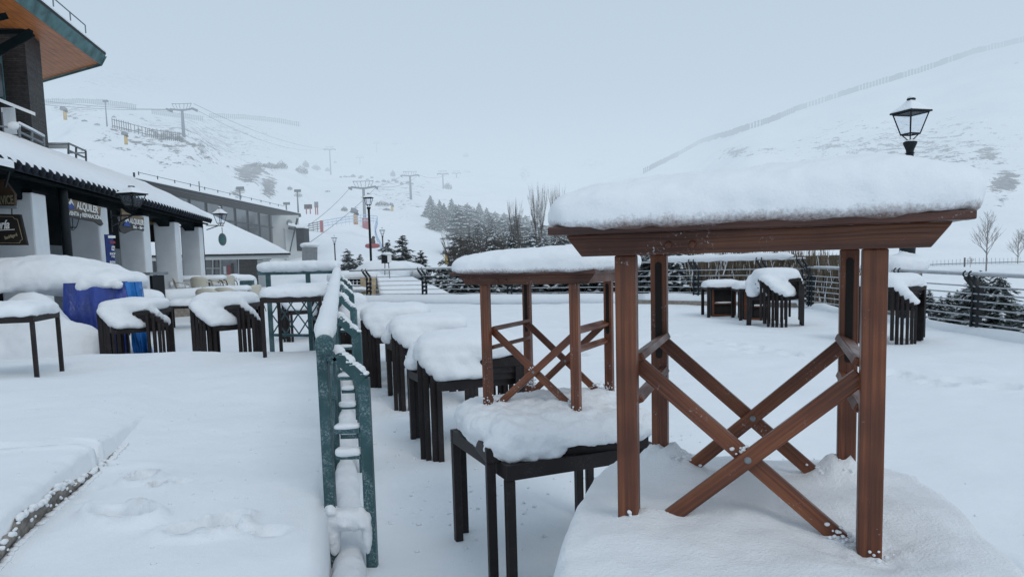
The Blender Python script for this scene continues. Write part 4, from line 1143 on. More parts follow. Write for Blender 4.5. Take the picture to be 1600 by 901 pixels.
wf = panel(6, 168, 26, 210, 21.3, 21.7, .05, 'window_frame', M['white'], ht, O, .03); panel(9, 175, 23, 210, 21.25, 21.65, .02, 'window', M['glass'], ht, O, .08)
m = MB()
for (a, b) in (((-10, 196, 19.5), (30, 201, 19.6)), ((30, 194, 19.6), (68, 214, 20.8)), ((30, 206, 19.6), (68, 224, 20.8)), ((30, 194, 19.6), (31, 215, 19.6)), ((68, 214, 20.8), (69, 228, 20.8)), ((50, 204, 20.2), (50, 222, 20.2))):
    m.bar(HQ(*a), HQ(*b), .045, .045)
m.build('balcony_rail', M['galv'], ht)
m = MB(); m.tube([HQ(30, 192.5, 19.6), HQ(49, 202, 20.2), HQ(68, 212.3, 20.8)], .045, 8); m.build('rail_snow', M['snow'], ht, smooth=True)
m = MB(); m.blob(HQ(22, 197, 19.6), (.17, .12, .12), 1, 1, 12, 8); m.build('rail_snow', M['snow'], ht, smooth=True)
tr = empty('roof_terrace_rail', P(105, 238, 25.5), 0, 'grey terrace railing standing behind the snowy arcade roof', 'railing'); O = Vector(tr.location)
m = MB()
for (a, b) in (((75, 226, 24.5), (107, 225, 24.8)), ((75, 231, 24.5), (106, 231, 24.8)), ((107, 224, 24.8), (107, 241, 24.8)), ((107, 224, 24.8), (134, 236, 26.5)), ((107, 239, 24.8), (133, 239, 26.5)), ((134, 236, 26.5), (135, 262, 26.5)), ((119, 230, 25.6), (119, 252, 25.6)), ((107, 235, 24.8), (132, 246, 26.5))):
    m.bar(HQ(*a), HQ(*b), .05, .05)
m.build('frame', M['galv'], tr)
panel(76, 226.5, 106, 232, 24.45, 24.75, .03, 'panel', M['pale'], tr, O); 
m = MB(); m.tube([HQ(75, 224.6, 24.5), HQ(106, 223.6, 24.8)], .035, 8); m.build('rail_snow', M['snow'], tr, smooth=True)

# ------------------------------------------------------------------ lanterns
def lantern_parts(root, z0, w_, h_, snow=True, rot=R(45), inv=False):
    """four sided tapering street lantern standing on z0; w_ = width at the top"""
    wt_, wb = w_/2, w_*.27; O = Vector((0, 0, z0)); m = MB(); c4 = [(math.cos(rot+k*math.pi/2), math.sin(rot+k*math.pi/2)) for k in range(4)]
    T = [Vector((x*wt_*1.30, y*wt_*1.30, z0+h_)) for x, y in c4]; B = [Vector((x*wb*1.30, y*wb*1.30, z0+h_*.22)) for x, y in c4]
    n_ = Vector((0, 0, z0)); b_ = w_*.048
    for k in range(4):
        m.bar(B[k], T[k], b_, b_); m.bar(T[k], T[(k+1) % 4], b_*1.2, b_*1.6); m.bar(B[k], B[(k+1) % 4], b_, b_*1.3)
        m.bar(Vector((B[k].x*.85, B[k].y*.85, z0+h_*.2)), Vector((B[k].x*.25, B[k].y*.25, z0)), b_*.8, b_*.8)
    m.build('lantern_frame', M['iron'], root)
    m = MB(); m.add(T+B, [(0, 1, 5, 4), (1, 2, 6, 5), (2, 3, 7, 6), (3, 0, 4, 7)]); m.build('lantern_glass', M['lampglass'], root)
    m = MB(); k_ = 1.12
    m.lathe((0, 0, z0+h_), [(wt_*1.30*k_*1.06, 0), (wt_*1.30*k_*1.06, b_*1.2), (wt_*.55, h_*.36), (wt_*.28, h_*.42)], 4, rot=rot); m.build('lantern_roof', M['iron'], root)
    m = MB(); m.lathe((0, 0, z0+h_*1.40), [(wt_*.14, 0), (wt_*.12, h_*.05), (wt_*.34, h_*.09), (wt_*.34, h_*.13), (wt_*.1, h_*.2)], 10); m.build('finial', M['iron'], root, smooth=False)
    if snow:
        m = MB(); m.lathe((0, 0, z0+h_+b_*.8), [(wt_*1.30*k_*1.07, 0), (wt_*1.30*k_*1.02, h_*.07), (wt_*.80, h_*.27), (wt_*.40, h_*.43), (wt_*.15, h_*.46)], 4, rot=rot)
        o = m.build('lantern_snow', M['snow'], root, smooth=False); bv = o.modifiers.new('bevel', 'BEVEL'); bv.width = w_*.05; bv.segments = 3
        m = MB(); m.blob((0, 0, z0+h_*1.56), (wt_*.30, wt_*.30, h_*.09), 1, 1, 12, 8, floor=.4); m.build('lantern_snow', M['snow'], root, smooth=True)
def street_lamp(x, y, zb, ztop, w_, label, group=None, rot=R(45), bulge=True):
    root = empty('street_lamp', (x, y, zb), 0, label, 'street lamp', group); h = w_*1.08; zl = ztop-zb-h*1.62; r = w_*.145
    m = MB(); m.lathe((0, 0, 0), [(r*2.6, 0), (r*2.6, .12), (r*2.0, .18), (r*2.2, .45), (r*1.5, .55), (r*1.1, .75), (r*1.05, zl*.55), (r, zl-w_*.75), (r*1.0, zl-w_*.70), (r*1.25, zl-w_*.68), (r*1.0, zl-w_*.65), (r, zl-w_*.55), (r*1.3, zl-w_*.53), (r, zl-w_*.5), (r, zl-w_*.42), (r*1.75, zl-w_*.16), (r*1.85, zl-w_*.08), (r*.8, zl)], 16)
    m.build('pole', M['iron'], root)
    m = MB(); m.blob((r*.2, 0, zl-w_*.06), (r*1.7, r*1.7, w_*.08), 1, 1, 12, 8); m.build('collar_snow', M['snow'], root, smooth=True)
    lantern_parts(root, zl, w_, h, rot=rot); return root
# right: on a stone pier at the corner of the railing
p = P(1418, 385, 13.2)
pr = empty('stone_pier', (p.x-.15, p.y, -.6), 0, 'beige stone pier with a rounded load of snow under the right street lamp', 'pier')
m = MB(); m.box((0, 0, .85), (.56, .56, 1.75)); m.build('pier', M['stone'], pr, bevel=.01)
m = MB(); m.blob((.02, -.02, 1.78), (.43, .42, .20), .8, .7, 20, 12, nz=.03, nf=4); m.blob((.12, 0, 1.95), (.14, .14, .16), 1, 1, 14, 10); o = m.build('snow_cover', M['capsnow'], pr, smooth=True); snowify(o, .03, 3, .015)
street_lamp(p.x, p.y, 1.15, P(1418, 151, 13.2).z, .44, 'tall black street lamp with snow capped lantern rising behind the nearest wooden table', rot=R(62))
for (px, ytop, Y, wpx, lab) in ((575, 301, 31, 18, 'large black street lamp between the handrail and the trees by the ski run'), (522, 367, 52, 10, 'small distant street lamp left of the large one by the ski run'), (597, 355, 48, 10.5, 'small distant street lamp right of the large one by the ski run')):
    t_ = P(px, ytop, Y); street_lamp(t_.x, t_.y, -1.2, t_.z, wpx*Y/F_PX*.68, lab, 'street lamps by the ski run', rot=R(40))
# wall lanterns of the arcade
wl = empty('wall_lantern', AB(15.6, 1.0, 2.50), 0, 'large black wall lantern on a scrolled bracket with a thick cone of snow', 'wall lantern', 'wall lanterns of the arcade')
pp = P(208, 328, 15.3); wl.location = pp; lantern_parts(wl, .0, .40, .32, rot=R(30))
m = MB(); O = Vector(wl.location); b0 = P(172, 337, 16.2)-O; m.bar(b0, P(232, 336, 15.1)-O, .03, .03); m.bar(b0-Vector((0, 0, .24)), P(206, 337, 15.35)-O, .025, .025); m.bar(b0+Vector((0, 0, .12)), b0-Vector((0, 0, .36)), .05, .05)
m.tube([b0+Vector((.12+.08*math.cos(k*.7), -.05, -.12+.08*math.sin(k*.7))) for k in range(10)], .012, 6); m.build('bracket', M['iron'], wl)
wl2 = empty('wall_lantern', P(345, 353, 25.0), 0, 'small wall lantern at the far end of the arcade above an oval sign', 'wall lantern', 'wall lanterns of the arcade')
lantern_parts(wl2, .0, .34, .40, rot=R(30)); O = Vector(wl2.location)
m = MB(); m.bar(P(322, 352, 25.9)-O, P(349, 352.5, 24.9)-O, .03, .03); m.bar(P(323, 359, 25.9)-O, P(340, 353, 25.2)-O, .025, .025); m.build('bracket', M['iron'], wl2)
ov = empty('oval_sign', P(348, 374, 24.9), 0, 'small oval grey green sign hanging under the far wall lantern', 'sign'); 
m = MB(); m.lathe((0, 0, 0), [(.001, 0), (.135, .0), (.135, .04), (.001, .04)], 20); o = m.build('board', M['galv'], ov); o.rotation_euler = (R(90), 0, 0); o.scale = (1, 1.6, 1)
m = MB(); m.lathe((0, 0, 0), [(.001, .041), (.11, .042), (.11, .046), (.001, .046)], 20); o = m.build('face', M['teal'], ov); o.rotation_euler = (R(90), 0, 0); o.scale = (1, 1.6, 1)
m = MB(); m.bar((0, 0, .2), (0, 0, .42), .015, .015); m.build('hook', M['iron'], ov)
hl = empty('hanging_lantern', P(112.5, 360, 15.8), 0, 'black six sided lantern hanging below the first carved sign', 'lantern'); lantern_parts(hl, .0, .26, .30, snow=False, rot=R(20))
m = MB(); m.bar((0, 0, .3), (0, 0, .62), .015, .015); m.build('hook', M['iron'], hl)

# ------------------------------------------------------------------ buildings behind the arcade
mb = empty('lodge_building', (-22, 57, 0), 0, 'long modern building with a sloping snowy roof edge, dark glass front and pale end wall', 'building'); O = Vector(mb.location)
def BQ(px, py, Y): return P(px, py, Y)-O
ra, rb = BQ(203, 277, 43.50), BQ(470, 334, 76.50)
inn = Vector((-13, 4, .8))
MB().prism([ra, rb, rb+inn, ra+inn], (0, 0, -.33)).build('roof', M['tile'], mb)
snow_sheet(ra+Vector((0, 0, .02)), rb+Vector((0, 0, .02)), rb+inn, ra+inn, .34, 'roof_snow', mb, O, 50, 8)
g0, g1 = BQ(215, 291, 45.00), BQ(428, 334, 70.50); 
def wall_to(a, b, z0, th, name, mat, parent): 
    a, b = Vector(a), Vector(b); q = [Vector((a.x, a.y, z0-O.z)), Vector((b.x, b.y, z0-O.z)), b, a]; n_ = (b-a).cross(Vector((0, 0, 1))).normalized(); n_ = -n_ if n_.y > 0 else n_
    return MB().prism(q, -n_*th).build(name, mat, parent)
wall_to(g0-Vector((0, 0, .0)), g1, .2, .3, 'glass_front', M['glass'], mb)
m = MB()
for i in range(9):
    q = g0.lerp(g1, (i+.5)/9)+Vector((.05, -.05, 0)); m.bar(Vector((q.x, q.y, .5-O.z)), q, .10, .10)
for dz in (0.15, 1.35): m.bar(g0-Vector((-.05, 0, dz)), g1-Vector((-.05, 0, dz)), .09, .08)
m.build('mullion', M['iron'], mb)
MB().prism([ra+Vector((.05, 0, -.22)), rb+Vector((.05, 0, -.22)), rb+Vector((-.9, 0, -.55)), ra+Vector((-.9, 0, -.55))], (0, 0, -.06)).build('eave_underside', M['slate'], mb)
m = MB(); 
for i in range(1, 14): q = ra.lerp(rb, i/14)+Vector((-.8, .2, .45)); m.bar(q, q+Vector((0, 0, .22)), .05, .05)
m.tube([ra.lerp(rb, i/14)+Vector((-.8, .2, .62)) for i in range(1, 14)], .018, 5); m.build('snow_guard', M['iron'], mb)
m = MB(); q = BQ(210, 280, 44.25); m.bar(q, q+Vector((0, 0, .4)), .09, .09); q = BQ(312, 301, 55.50); m.bar(q, q+Vector((0, 0, .85)), .05, .05); m.build('antenna', M['iron'], mb)
panel(428, 336, 471, 420, 69.75, 71.25, .3, 'end_wall', M['pale'], mb, O); panel(403, 336, 428.5, 420, 69.30, 69.75, .3, 'dark_wall', M['slate'], mb, O)
w1 = panel(410, 341, 423, 405, 69.07, 69.15, .05, 'window', M['glass'], mb, O, .05)
panel(449, 356, 475, 420, 66.90, 68.25, .3, 'annex_wall', M['pale'], mb, O)
MB().prism([BQ(450, 352, 66.00), BQ(482, 358, 66.75), BQ(478, 356, 72.00), BQ(452, 350, 72.00)], (0, 0, .18)).build('annex_roof_snow', M['snow'], mb)
MB().prism([BQ(450, 356, 66.00), BQ(482, 362, 66.75), BQ(478, 360, 72.00), BQ(452, 354, 72.00)], (0, 0, -.10)).build('annex_roof', M['tile'], mb)
m = MB(); m.bar(BQ(464, 341, 67.50), BQ(452, 398, 65.40), .08, .08); m.bar(BQ(466, 341, 67.50), BQ(455, 383, 66.00), .06, .06); m.build('strut', M['iron'], mb)
m = MB(); m.blob(BQ(452, 348, 69.00), (.28, .15, .32), 1, 1, 14, 10); m.build('dish', M['galv'], mb, smooth=True)
# shop building with the hipped snow roof
hb = empty('shop_building', (-15, 43, 0), 0, 'single storey shop with a wide snowy hipped roof, pale canopy and slate pier', 'building'); O = Vector(hb.location)
A_, B_, C2, D_ = BQ(454, 395, 42), BQ(150, 400, 40), BQ(244, 297, 43), BQ(60, 290, 43)
snow_sheet(B_, A_, C2, D_, .20, 'roof_snow', hb, O, 60, 16, amp=.08)
MB().prism([B_, A_, C2, D_], (0, 0, -.12)).build('roof', M['darkgreen'], hb)
MB().prism([A_+Vector((-.15, .1, -.14)), B_+Vector((0, .1, -.14)), B_+Vector((0, 2.6, -.05)), A_+Vector((-1.6, 2.6, -.05))], (0, 0, -.18)).build('canopy', M['pale'], hb)
A2 = BQ(420, 400, 44)
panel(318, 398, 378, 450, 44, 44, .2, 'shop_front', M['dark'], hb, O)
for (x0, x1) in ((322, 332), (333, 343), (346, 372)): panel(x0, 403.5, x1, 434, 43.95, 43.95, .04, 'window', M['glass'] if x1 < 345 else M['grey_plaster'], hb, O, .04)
m = MB()
for x_ in (332.5, 344.5, 373): m.bar(BQ(x_, 402, 43.8), BQ(x_, 440, 43.8), .09, .07)
m.bar(BQ(320, 403, 43.8), BQ(374, 403, 43.8), .07, .08); m.bar(BQ(320, 419, 43.8), BQ(345, 419, 43.8), .05, .05); m.build('window_frame', M['pale'], hb)
for (x0, y0, x1, y1, mm) in ((356, 414, 361, 430, 'red'), (362, 411, 366, 430, 'slate'), (350, 416, 354, 428, 'white')): panel(x0, y0, x1, y1, 43.85, 43.85, .03, 'poster', M[mm], hb, O, .03)
panel(376, 399, 405, 450, 43.7, 43.9, .3, 'slate_pier', M['slate'], hb, O); panel(404.5, 406, 424, 450, 43.8, 44, .2, 'pale_wall', M['pale'], hb, O)
panel(404.5, 399, 424, 405.5, 43.8, 44, .2, 'window', M['glass'], hb, O)
ft = empty('steel_screen', (-13, 52, 0), 0, 'screen of vertical grey steel pales capped with snow beside the pale building', 'fence'); O = Vector(ft.location)
m = MB()
for i in range(12): m.bar(BQ(473+i*2.0, 386, 50), BQ(473+i*2.0, 425, 50), .05, .08)
m.bar(BQ(472, 388, 50.1), BQ(496, 388, 50.1), .06, .1); m.build('pales', M['galv'], ft)
m = MB(); m.blob(BQ(484, 383, 50.6), (.66, .5, .2), .8, .7, 16, 10); m.build('snow_cover', M['snow'], ft, smooth=True)
bx = empty('plant_box', P(470, 365, 56), 0, 'dark flat roofed hut behind the pale building', 'hut'); O = Vector(bx.location)
panel(464, 356, 476, 392, 56, 56, 1.5, 'wall', M['tile'], bx, O); MB().prism([BQ(463, 356, 55.8), BQ(477, 356, 55.8), BQ(477, 354, 58), BQ(463, 354, 58)], (0, 0, .1)).build('snow_cover', M['snow'], bx)
# kiosk below the railing: grid front, tan corner, snow roof running down to the right
kb = empty('kiosk', (-5.2, 27, 0), 0, 'low kiosk below the railing with tan corner pier and long snow slope on its roof', 'kiosk'); O = Vector(kb.location)
panel(532, 436, 577, 500, 25.2, 25.2, .2, 'window', M['dark'], kb, O)
m = MB()
for x_ in range(534, 578, 6): m.bar(BQ(x_, 438, 25.1), BQ(x_, 480, 25.1), .025, .025)
for y_ in (445, 452, 459, 466): m.bar(BQ(532, y_, 25.1), BQ(577, y_, 25.1), .03, .03)
m.build('window_grid', M['white'], kb)
panel(576, 434, 590, 500, 24.9, 25.3, .3, 'corner_pier', M['tan'], kb, O)
m = MB(); m.blob(BQ(557, 433, 26.3), (1.0, .9, .26), .6, .5, 24, 12, nz=.05, nf=2); m.blob(BQ(555, 452, 25.0), (.5, .25, .10), .8, .8, 16, 8); o = m.build('snow_cover', M['snow'], kb, smooth=True); snowify(o, .05, 3, .03, .3)
k0, k1, k2, k3, k4 = BQ(588, 430, 25.6), BQ(630, 430, 28), BQ(752, 484, 24.2), BQ(600, 500, 24.2), BQ(630, 424, 31)
def tri_sheet(a, b, c_, d, th, name, parent): return snow_sheet(a, b, c_, d, th, name, parent, O, 36, 24, .07)
tri_sheet(k3, k2, k1, k0, .16, 'roof_snow', kb); MB().prism([q_-Vector((0, 0, .35)) for q_ in (k3, k2, k1, k0)], (0, 0, -.5)).build('roof', M['pale'], kb)
sp_ = empty('floodlight', P(604, 420, 26), 0, 'white and black floodlight box on a short stand behind the railing', 'floodlight'); O = Vector(sp_.location)
m = MB(); m.box((-.03, -.02, .35), (.26, .2, .30), rz=.3); m.build('housing', M['iron'], sp_); m = MB(); m.box((.10, .02, .38), (.14, .24, .30), rz=.3); m.build('reflector', M['white'], sp_)
m = MB(); m.bar((-.05, 0, .2), (-.12, 0, -1.2), .03, .03); m.bar((.08, 0, .2), (.14, 0, -1.2), .03, .03); m.build('stand', M['galv'], sp_)
m = MB(); m.blob((.03, 0, .53), (.2, .15, .07), 1, 1, 12, 8); m.build('snow_cover', M['snow'], sp_, smooth=True)
# mounds of snow behind the railing, left of the kiosk slope
m = MB(); q = P(600, 425, 27.5); m.blob(q, (1.1, .8, .45), .9, .9, 24, 12, nz=.06, nf=2); q = P(630, 424, 28.5); m.blob(q, (.9, .8, .4), .9, .9, 24, 12, nz=.06, nf=2)
o = m.build('snow_heap', M['snow'], smooth=True); tag(o, 'heap of snow behind the railing at the foot of the floodlight', 'snow heap', kind='thing')

# ------------------------------------------------------------------ cafe furniture on the plaza
def chair(x, y, z, rz, label):
    r = empty('plastic_chair', (x, y, z), rz, label, 'chair', 'cream plastic chairs on the snowy plaza')
    m = MB(); vs = []; fs = []
    for j in range(6):
        for i in range(9):
            t_ = (i/8-.5)*2; a = t_*1.15; f = j/5
            vs.append((.27*math.sin(a)*(1+.04*f), .02+.22*(math.cos(a)-.6)+.07*f, .47+.36*f-.09*abs(t_)**3*f))
    for j in range(5):
        for i in range(8): fs.append((j*9+i, j*9+i+1, (j+1)*9+i+1, (j+1)*9+i))
    m.add(vs, fs); o = m.build('backrest', M['cream'], r, smooth=True); sl = o.modifiers.new('thick', 'SOLIDIFY'); sl.thickness = .018
    m = MB(); m.blob((0, -.08, .44), (.23, .24, .025), .5, .6, 16, 6); m.build('seat', M['cream'], r, smooth=True)
    for s in (-1, 1):
        m = MB(); m.tube([(s*.24, .1, .66), (s*.27, -.08, .66), (s*.26, -.22, .62), (s*.24, -.25, .45)], .018, 6); m.build('armrest', M['cream'], r, smooth=True)
        for t_ in (-1, 1):
            m = MB(); m.tube([(s*.2, -.08+t_*.18, .43), (s*.27, -.08+t_*.29, 0)], .012, 6); m.build('leg', M['iron'], r)
    m = MB(); m.blob((0, -.08, .50), (.22, .22, .07), .8, .8, 14, 8, floor=.4); m.build('snow_cover', M['snow'], r, smooth=True)
    return r
def cafe_table(x, y, z, rz, label):
    r = empty('cafe_table', (x, y, z), rz, label, 'cafe table', 'small cafe tables on the snowy plaza')
    m = MB(); m.box((0, 0, .72), (.7, .7, .03)); m.build('tabletop', M['pale'], r)
    for s in (-1, 1):
        for t_ in (-1, 1):
            m = MB(); m.tube([(s*.25, t_*.3, .69), (s*.33, t_*.3, .66), (s*.36, t_*.3, .58), (s*.36, t_*.3, 0)], .017, 6); m.build('leg', M['iron'], r, smooth=True)
    m = MB(); m.blob((0, 0, .735), (.40, .38, .13), .6, .6, 22, 10, floor=.1, nz=.03, nf=3); m.build('snow_cover', M['snow'], r, smooth=True); return r
for i, (px, Y, z, rz, lab) in enumerate(((280, 22.5, .38, 100, 'cream chair beside the third arcade column, side on'), (312, 22.3, .38, 185, 'cream chair with its square back to the camera before the fourth column'),
    (337, 23.8, .38, 95, 'cream chair between the two tables by the arcade'), (354, 24.5, .38, 215, 'cream chair just left of the last arcade column'),
    (323, 17.4, .16, 182, 'low cream chair at the end of the bench, leftmost of the front pair'), (351, 17.8, .16, 184, 'low cream chair in front of the bench, rightmost of the front pair'),
    (380, 19.5, .14, 120, 'cream chair standing free in the snow facing the tables'), (394, 20.2, .14, 240, 'cream chair farthest right on the plaza with an open side'))):
    q = P(px, 440, Y); chair(q.x, q.y, z, R(rz), lab)
for (px, Y, z, rz, lab) in ((296, 23.4, .38, 10, 'cafe table nearest the third arcade column'), (333, 23.0, .38, 10, 'cafe table between the fourth and fifth arcade columns'), (352, 26.0, .30, 12, 'cafe table at the last arcade column'),
    (338, 18.5, .14, 8, 'cafe table behind the front pair of cream chairs'), (366, 18.9, .14, 8, 'cafe table on the open plaza beside the free standing chairs')):
    q = P(px, 440, Y); cafe_table(q.x, q.y, z, R(rz), lab)
bench = empty('low_wall', (-8.5, 19, 0), 0, 'low snow covered wall running from the arcade to the cafe chairs', 'low wall'); O = Vector(bench.location)
a, b = P(250, 470, 18.6), P(318, 450, 19.8); a.z = b.z = 0
m = MB(); m.bar(a-O+Vector((0, 0, .38)), b-O+Vector((0, 0, .38)), .4, .6, (0, 0, 1)); m.build('wall', M['stone'], bench)
m = MB(); m.tube([a.lerp(b, i/12)-O+Vector((0, 0, .70)) for i in range(13)], [.16]+[.25]*11+[.16], 10); m.build('snow_cover', M['snow'], bench, smooth=True)
ch = P(222, 462, 14.2); chr_ = empty('lounge_chair', ch, R(20), 'chair buried in snow right of the blue tarpaulins', 'chair')
m = MB(); m.blob((0, 0, -.05), (.42, .3, .20), .8, .8, 18, 10, nz=.04, nf=3); m.blob((-.28, .1, .12), (.14, .3, .26), .9, .9, 16, 10, nz=.03, nf=3); o = m.build('snow_cover', M['snow'], chr_, smooth=True); snowify(o, .03, 3, .02)
m = MB(); m.box((.05, 0, -.28), (.7, .5, .08)); 
for s in (-1, 1): m.bar((.3, s*.22, -.25), (.3, s*.22, -.75), .04, .04); m.bar((-.25, s*.22, -.25), (-.25, s*.22, -.75), .04, .04)
m.build('frame', M['table'], chr_)
# snow covered car-sized lump and bin by the shop
lp = P(373, 441, 37); r = empty('snowed_in_rack', (lp.x, lp.y, .1), 0, 'rack of equipment buried under a long heap of snow before the shop window', 'rack')
m = MB(); m.blob((0, 0, .52), (.92, .5, .46), .7, .7, 24, 12, nz=.06, nf=2, floor=.6); m.build('snow_cover', M['snow'], r, smooth=True)
m = MB()
for k in range(7): m.bar((-.85+.28*k, -.42, 0), (-.7+.24*k, -.38, .55), .05, .05)
m.build('frame', M['red'], r)
lp = P(386, 441, 30.5); r = empty('waste_bin', (lp.x, lp.y, .15), R(10), 'dark green waste bin with a lid of snow on the plaza', 'bin')
m = MB(); m.box((0, 0, .36), (.52, .5, .72)); m.build('body', M['green'], r, bevel=.02); m = MB(); m.box((0, -.26, .42), (.30, .02, .1)); m.box((0, -.26, .22), (.30, .02, .05)); m.build('slot', M['galv'], r)
m = MB(); m.blob((0, 0, .76), (.36, .33, .14), .7, .7, 18, 10, floor=.3); m.build('snow_cover', M['snow'], r, smooth=True)
hp = P(180, 452, 17.2); r = empty('high_table', (hp.x+.6, hp.y, .1), R(-12), 'grey high table standing between the second and third arcade columns', 'table')
hp2 = P(222, 428, 16.5); r.location = (hp2.x, hp2.y, .1)
m = MB(); m.box((0, 0, 1.28), (.9, .6, .06)); m.build('tabletop', M['galv'], r)
for s in (-1, 1): m = MB(); m.box((s*.38, 0, .62), (.07, .4, 1.24)); m.build('leg', M['iron'], r)

# ------------------------------------------------------------------ chairlift
def pylon(px, ytop, ybase, Y, label, arm=4.0, base=None, steel=None, group='chairlift towers climbing the slopes'):
    b = P(px, ybase, Y) if base is None else base; t_ = P(px-(ybase-ytop)*.03, ytop, Y)
    r = empty('lift_tower', (b.x, b.y, b.z-.6), 0, label, 'chairlift tower', group); H_ = t_.z-b.z+.6
    m = MB(); m.tube([(0, 0, 0), (0, 0, H_*.55), (0, 0, H_-.9)], [.30*arm/4, .24*arm/4, .19*arm/4], 12); m.build('mast', M['galv'], r, smooth=True)
    a = arm/2; m = MB(); z = H_-.95
    m.bar((-a*.95, 0, z+.12), (0, 0, z-.12), .22, .26); m.bar((a*.95, 0, z+.12), (0, 0, z-.12), .22, .26); m.build('crossarm', M['galv'], r)
    m = MB(); m.bar((-a*.78, 0, H_), (a*.78, 0, H_), .12, .10)
    for x in (-.78, -.5, -.2, .2, .5, .78): m.bar((a*x, 0, H_), (a*(x*.72), 0, z+.1), .06, .06)
    m.build('gantry', M['galv'], r)
    for s in (-1, 1):
        m = MB(); m.bar((s*a, -1.1, z-.02), (s*a, 1.1, z+.10), .16, .18)
        for k in range(5): m.box((s*a*1.0, -.9+.45*k, z-.14), (.1, .30, .22))
        m.build('sheave_train', M['galv'], r)
    m = MB(); m.blob((0, 0, H_+.06), (a*.8, .1, .06), .5, .8, 12, 6); m.build('snow_cover', M['snow'], r, smooth=True)
    return r, H_, Vector((b.x, b.y, b.z-.6))
PY = {}
for k, (px, yt, yb, Y, lab) in {
    'a': (288, 162, 224, 120, 'chairlift tower on the brow of the left hill, tallest of the left line'),
    'b': (517, 229, 274, 240, 'slim chairlift tower above the bushes, right of the left hill'),
    'c': (563, 243, 264, 340, 'short faint chairlift tower between two taller ones in the fog'),
    'd': (589, 221, 245, 400, 'very faint chairlift tower high in the fog, left of a fainter one'),
    'e': (618, 222, 243, 430, 'very faint chairlift tower high in the fog, in the middle of three'),
    'f': (638, 226, 245, 460, 'faintest chairlift tower high in the fog, right of three'),
    'g': (572, 283, 385, 108, 'large chairlift tower rising behind the street lamp with red padding'),
    'h': (642, 268, 309, 172, 'chairlift tower standing on the open ski run, second largest'),
    'i': (693, 267, 306, 230, 'slim chairlift tower just above the left end of the small wood'),
    'j': (714, 267, 298, 290, 'fainter chairlift tower right of the slim one above the wood'),
    'k': (730, 266, 284, 360, 'barely visible chairlift tower farthest up behind the wood'),
    'l': (1559, 136, 169, 330, 'chairlift tower high on the right slope near the fence')}.items():
    PY[k] = pylon(px, yt, yb, Y, lab, arm={'a': 4.1, 'b': 3.4, 'g': 3.9, 'h': 4.1, 'l': 5.2}.get(k, 3.4))
def cable(a, b, label, sag=1.5, r=.035):
    a, b = Vector(a), Vector(b); m = MB(); o = (a+b)/2; m.tube([a.lerp(b, i/16)-o-Vector((0, 0, sag*4*(i/16)*(1-i/16))) for i in range(17)], r, 5)
    c = m.build('lift_cable', M['galv'], smooth=True, loc=o); tag(c, label, 'cable', 'chairlift cables')
def top(k, s): r, H_, b = PY[k]; return b+Vector((s*1.95, 0, H_-.85))
cable(top('a', -1), P(60, 157, 105), 'upper haul cable running left from the tower on the brow', .3)
cable(top('a', 1), P(40, 161, 100), 'lower haul cable running left from the tower on the brow', .5)
cable(top('a', 1), top('b', -1), 'haul cable from the brow tower down to the slim tower, lower strand', 2.5)
cable(top('a', 1)+Vector((0, 0, .8)), top('b', 1), 'haul cable from the brow tower to the slim tower, upper strand', 2.)
cable(top('g', -1), P(470, 360, 70), 'haul cable running down left from the large tower behind the lamp, upper strand', .4, .03)
cable(top('g', 1), P(470, 388, 60), 'haul cable running down left from the large tower behind the lamp, lower strand', .4, .03)
cable(top('g', 1), top('h', 1), 'haul cable between the large tower and the tower on the open run, right strand', 1.)
cable(top('g', -1), top('h', -1), 'haul cable between the large tower and the tower on the open run, left strand', 1.)
cable(top('h', 1), top('i', 1), 'haul cable from the open run tower to the tower above the wood', 1.)
# padding, snow guns, boards on the run
def gun(px, yt, yb, Y, pad, label):
    t_, b_ = P(px, yt, Y), P(px, yb, Y); h = t_.z-b_.z; r = empty('snow_gun', b_, 0, label, 'snow gun', 'snow guns beside the pistes')
    m = MB(); m.tube([(0, 0, -.3), (0, 0, h*.62)], h*.17, 12); m.build('padded_post', M[pad], r, smooth=True)
    m = MB(); m.tube([(-h*.34, -.1, h*.95), (0, 0, h*.85), (h*.2, .05, h*.78)], [h*.22, h*.20, h*.14], 12); m.build('barrel', M['galv'], r, smooth=True)
    m = MB(); m.box((h*.08, 0, h*.62), (h*.3, h*.3, h*.16)); m.build('motor', M['iron'], r); m = MB(); m.blob((-.02, 0, h*1.12), (h*.25, h*.2, h*.07), 1, 1, 10, 6); m.build('snow_cover', M['snow'], r, smooth=True)
gun(197, 207, 222, 90, 'yellow', 'snow gun with yellow padding on the left hill below the mesh fence')
gun(102, 168, 184, 110, 'yellow', 'snow gun beside the tall building at the top left')
gun(556, 327, 347, 95, 'orange', 'large orange padded snow gun left of the street lamp')
gun(613, 318, 329, 140, 'yellow', 'small dark snow gun right of the street lamp')
gun(697, 393, 404, 36, 'yellow', 'little yellow marker device beside the bare shrub behind the railing')
def board(px, y0, y1, w_, Y, label, mat='slate'):
    t_ = P(px, y0, Y); b_ = P(px, y1, Y); s = Y/F_PX; r = empty('piste_board', b_, 0, label, 'sign board', 'boards on posts beside the piste')
    m = MB(); m.box((0, 0, t_.z-b_.z-.25), (w_*s, .1, (y1-y0)*s*.5)); m.build('board', M[mat], r)
    m = MB()
    for q in (-.25, .25): m.box((w_*s*q, 0, (t_.z-b_.z)*.35), (.12, .12, (t_.z-b_.z)*.75))
    m.build('post', M['red'], r)
board(482, 320, 334, 12, 100, 'dark wide board on red posts beside the piste'); board(495, 317, 335, 6, 101, 'tall narrow board on red posts beside the piste', 'galv')
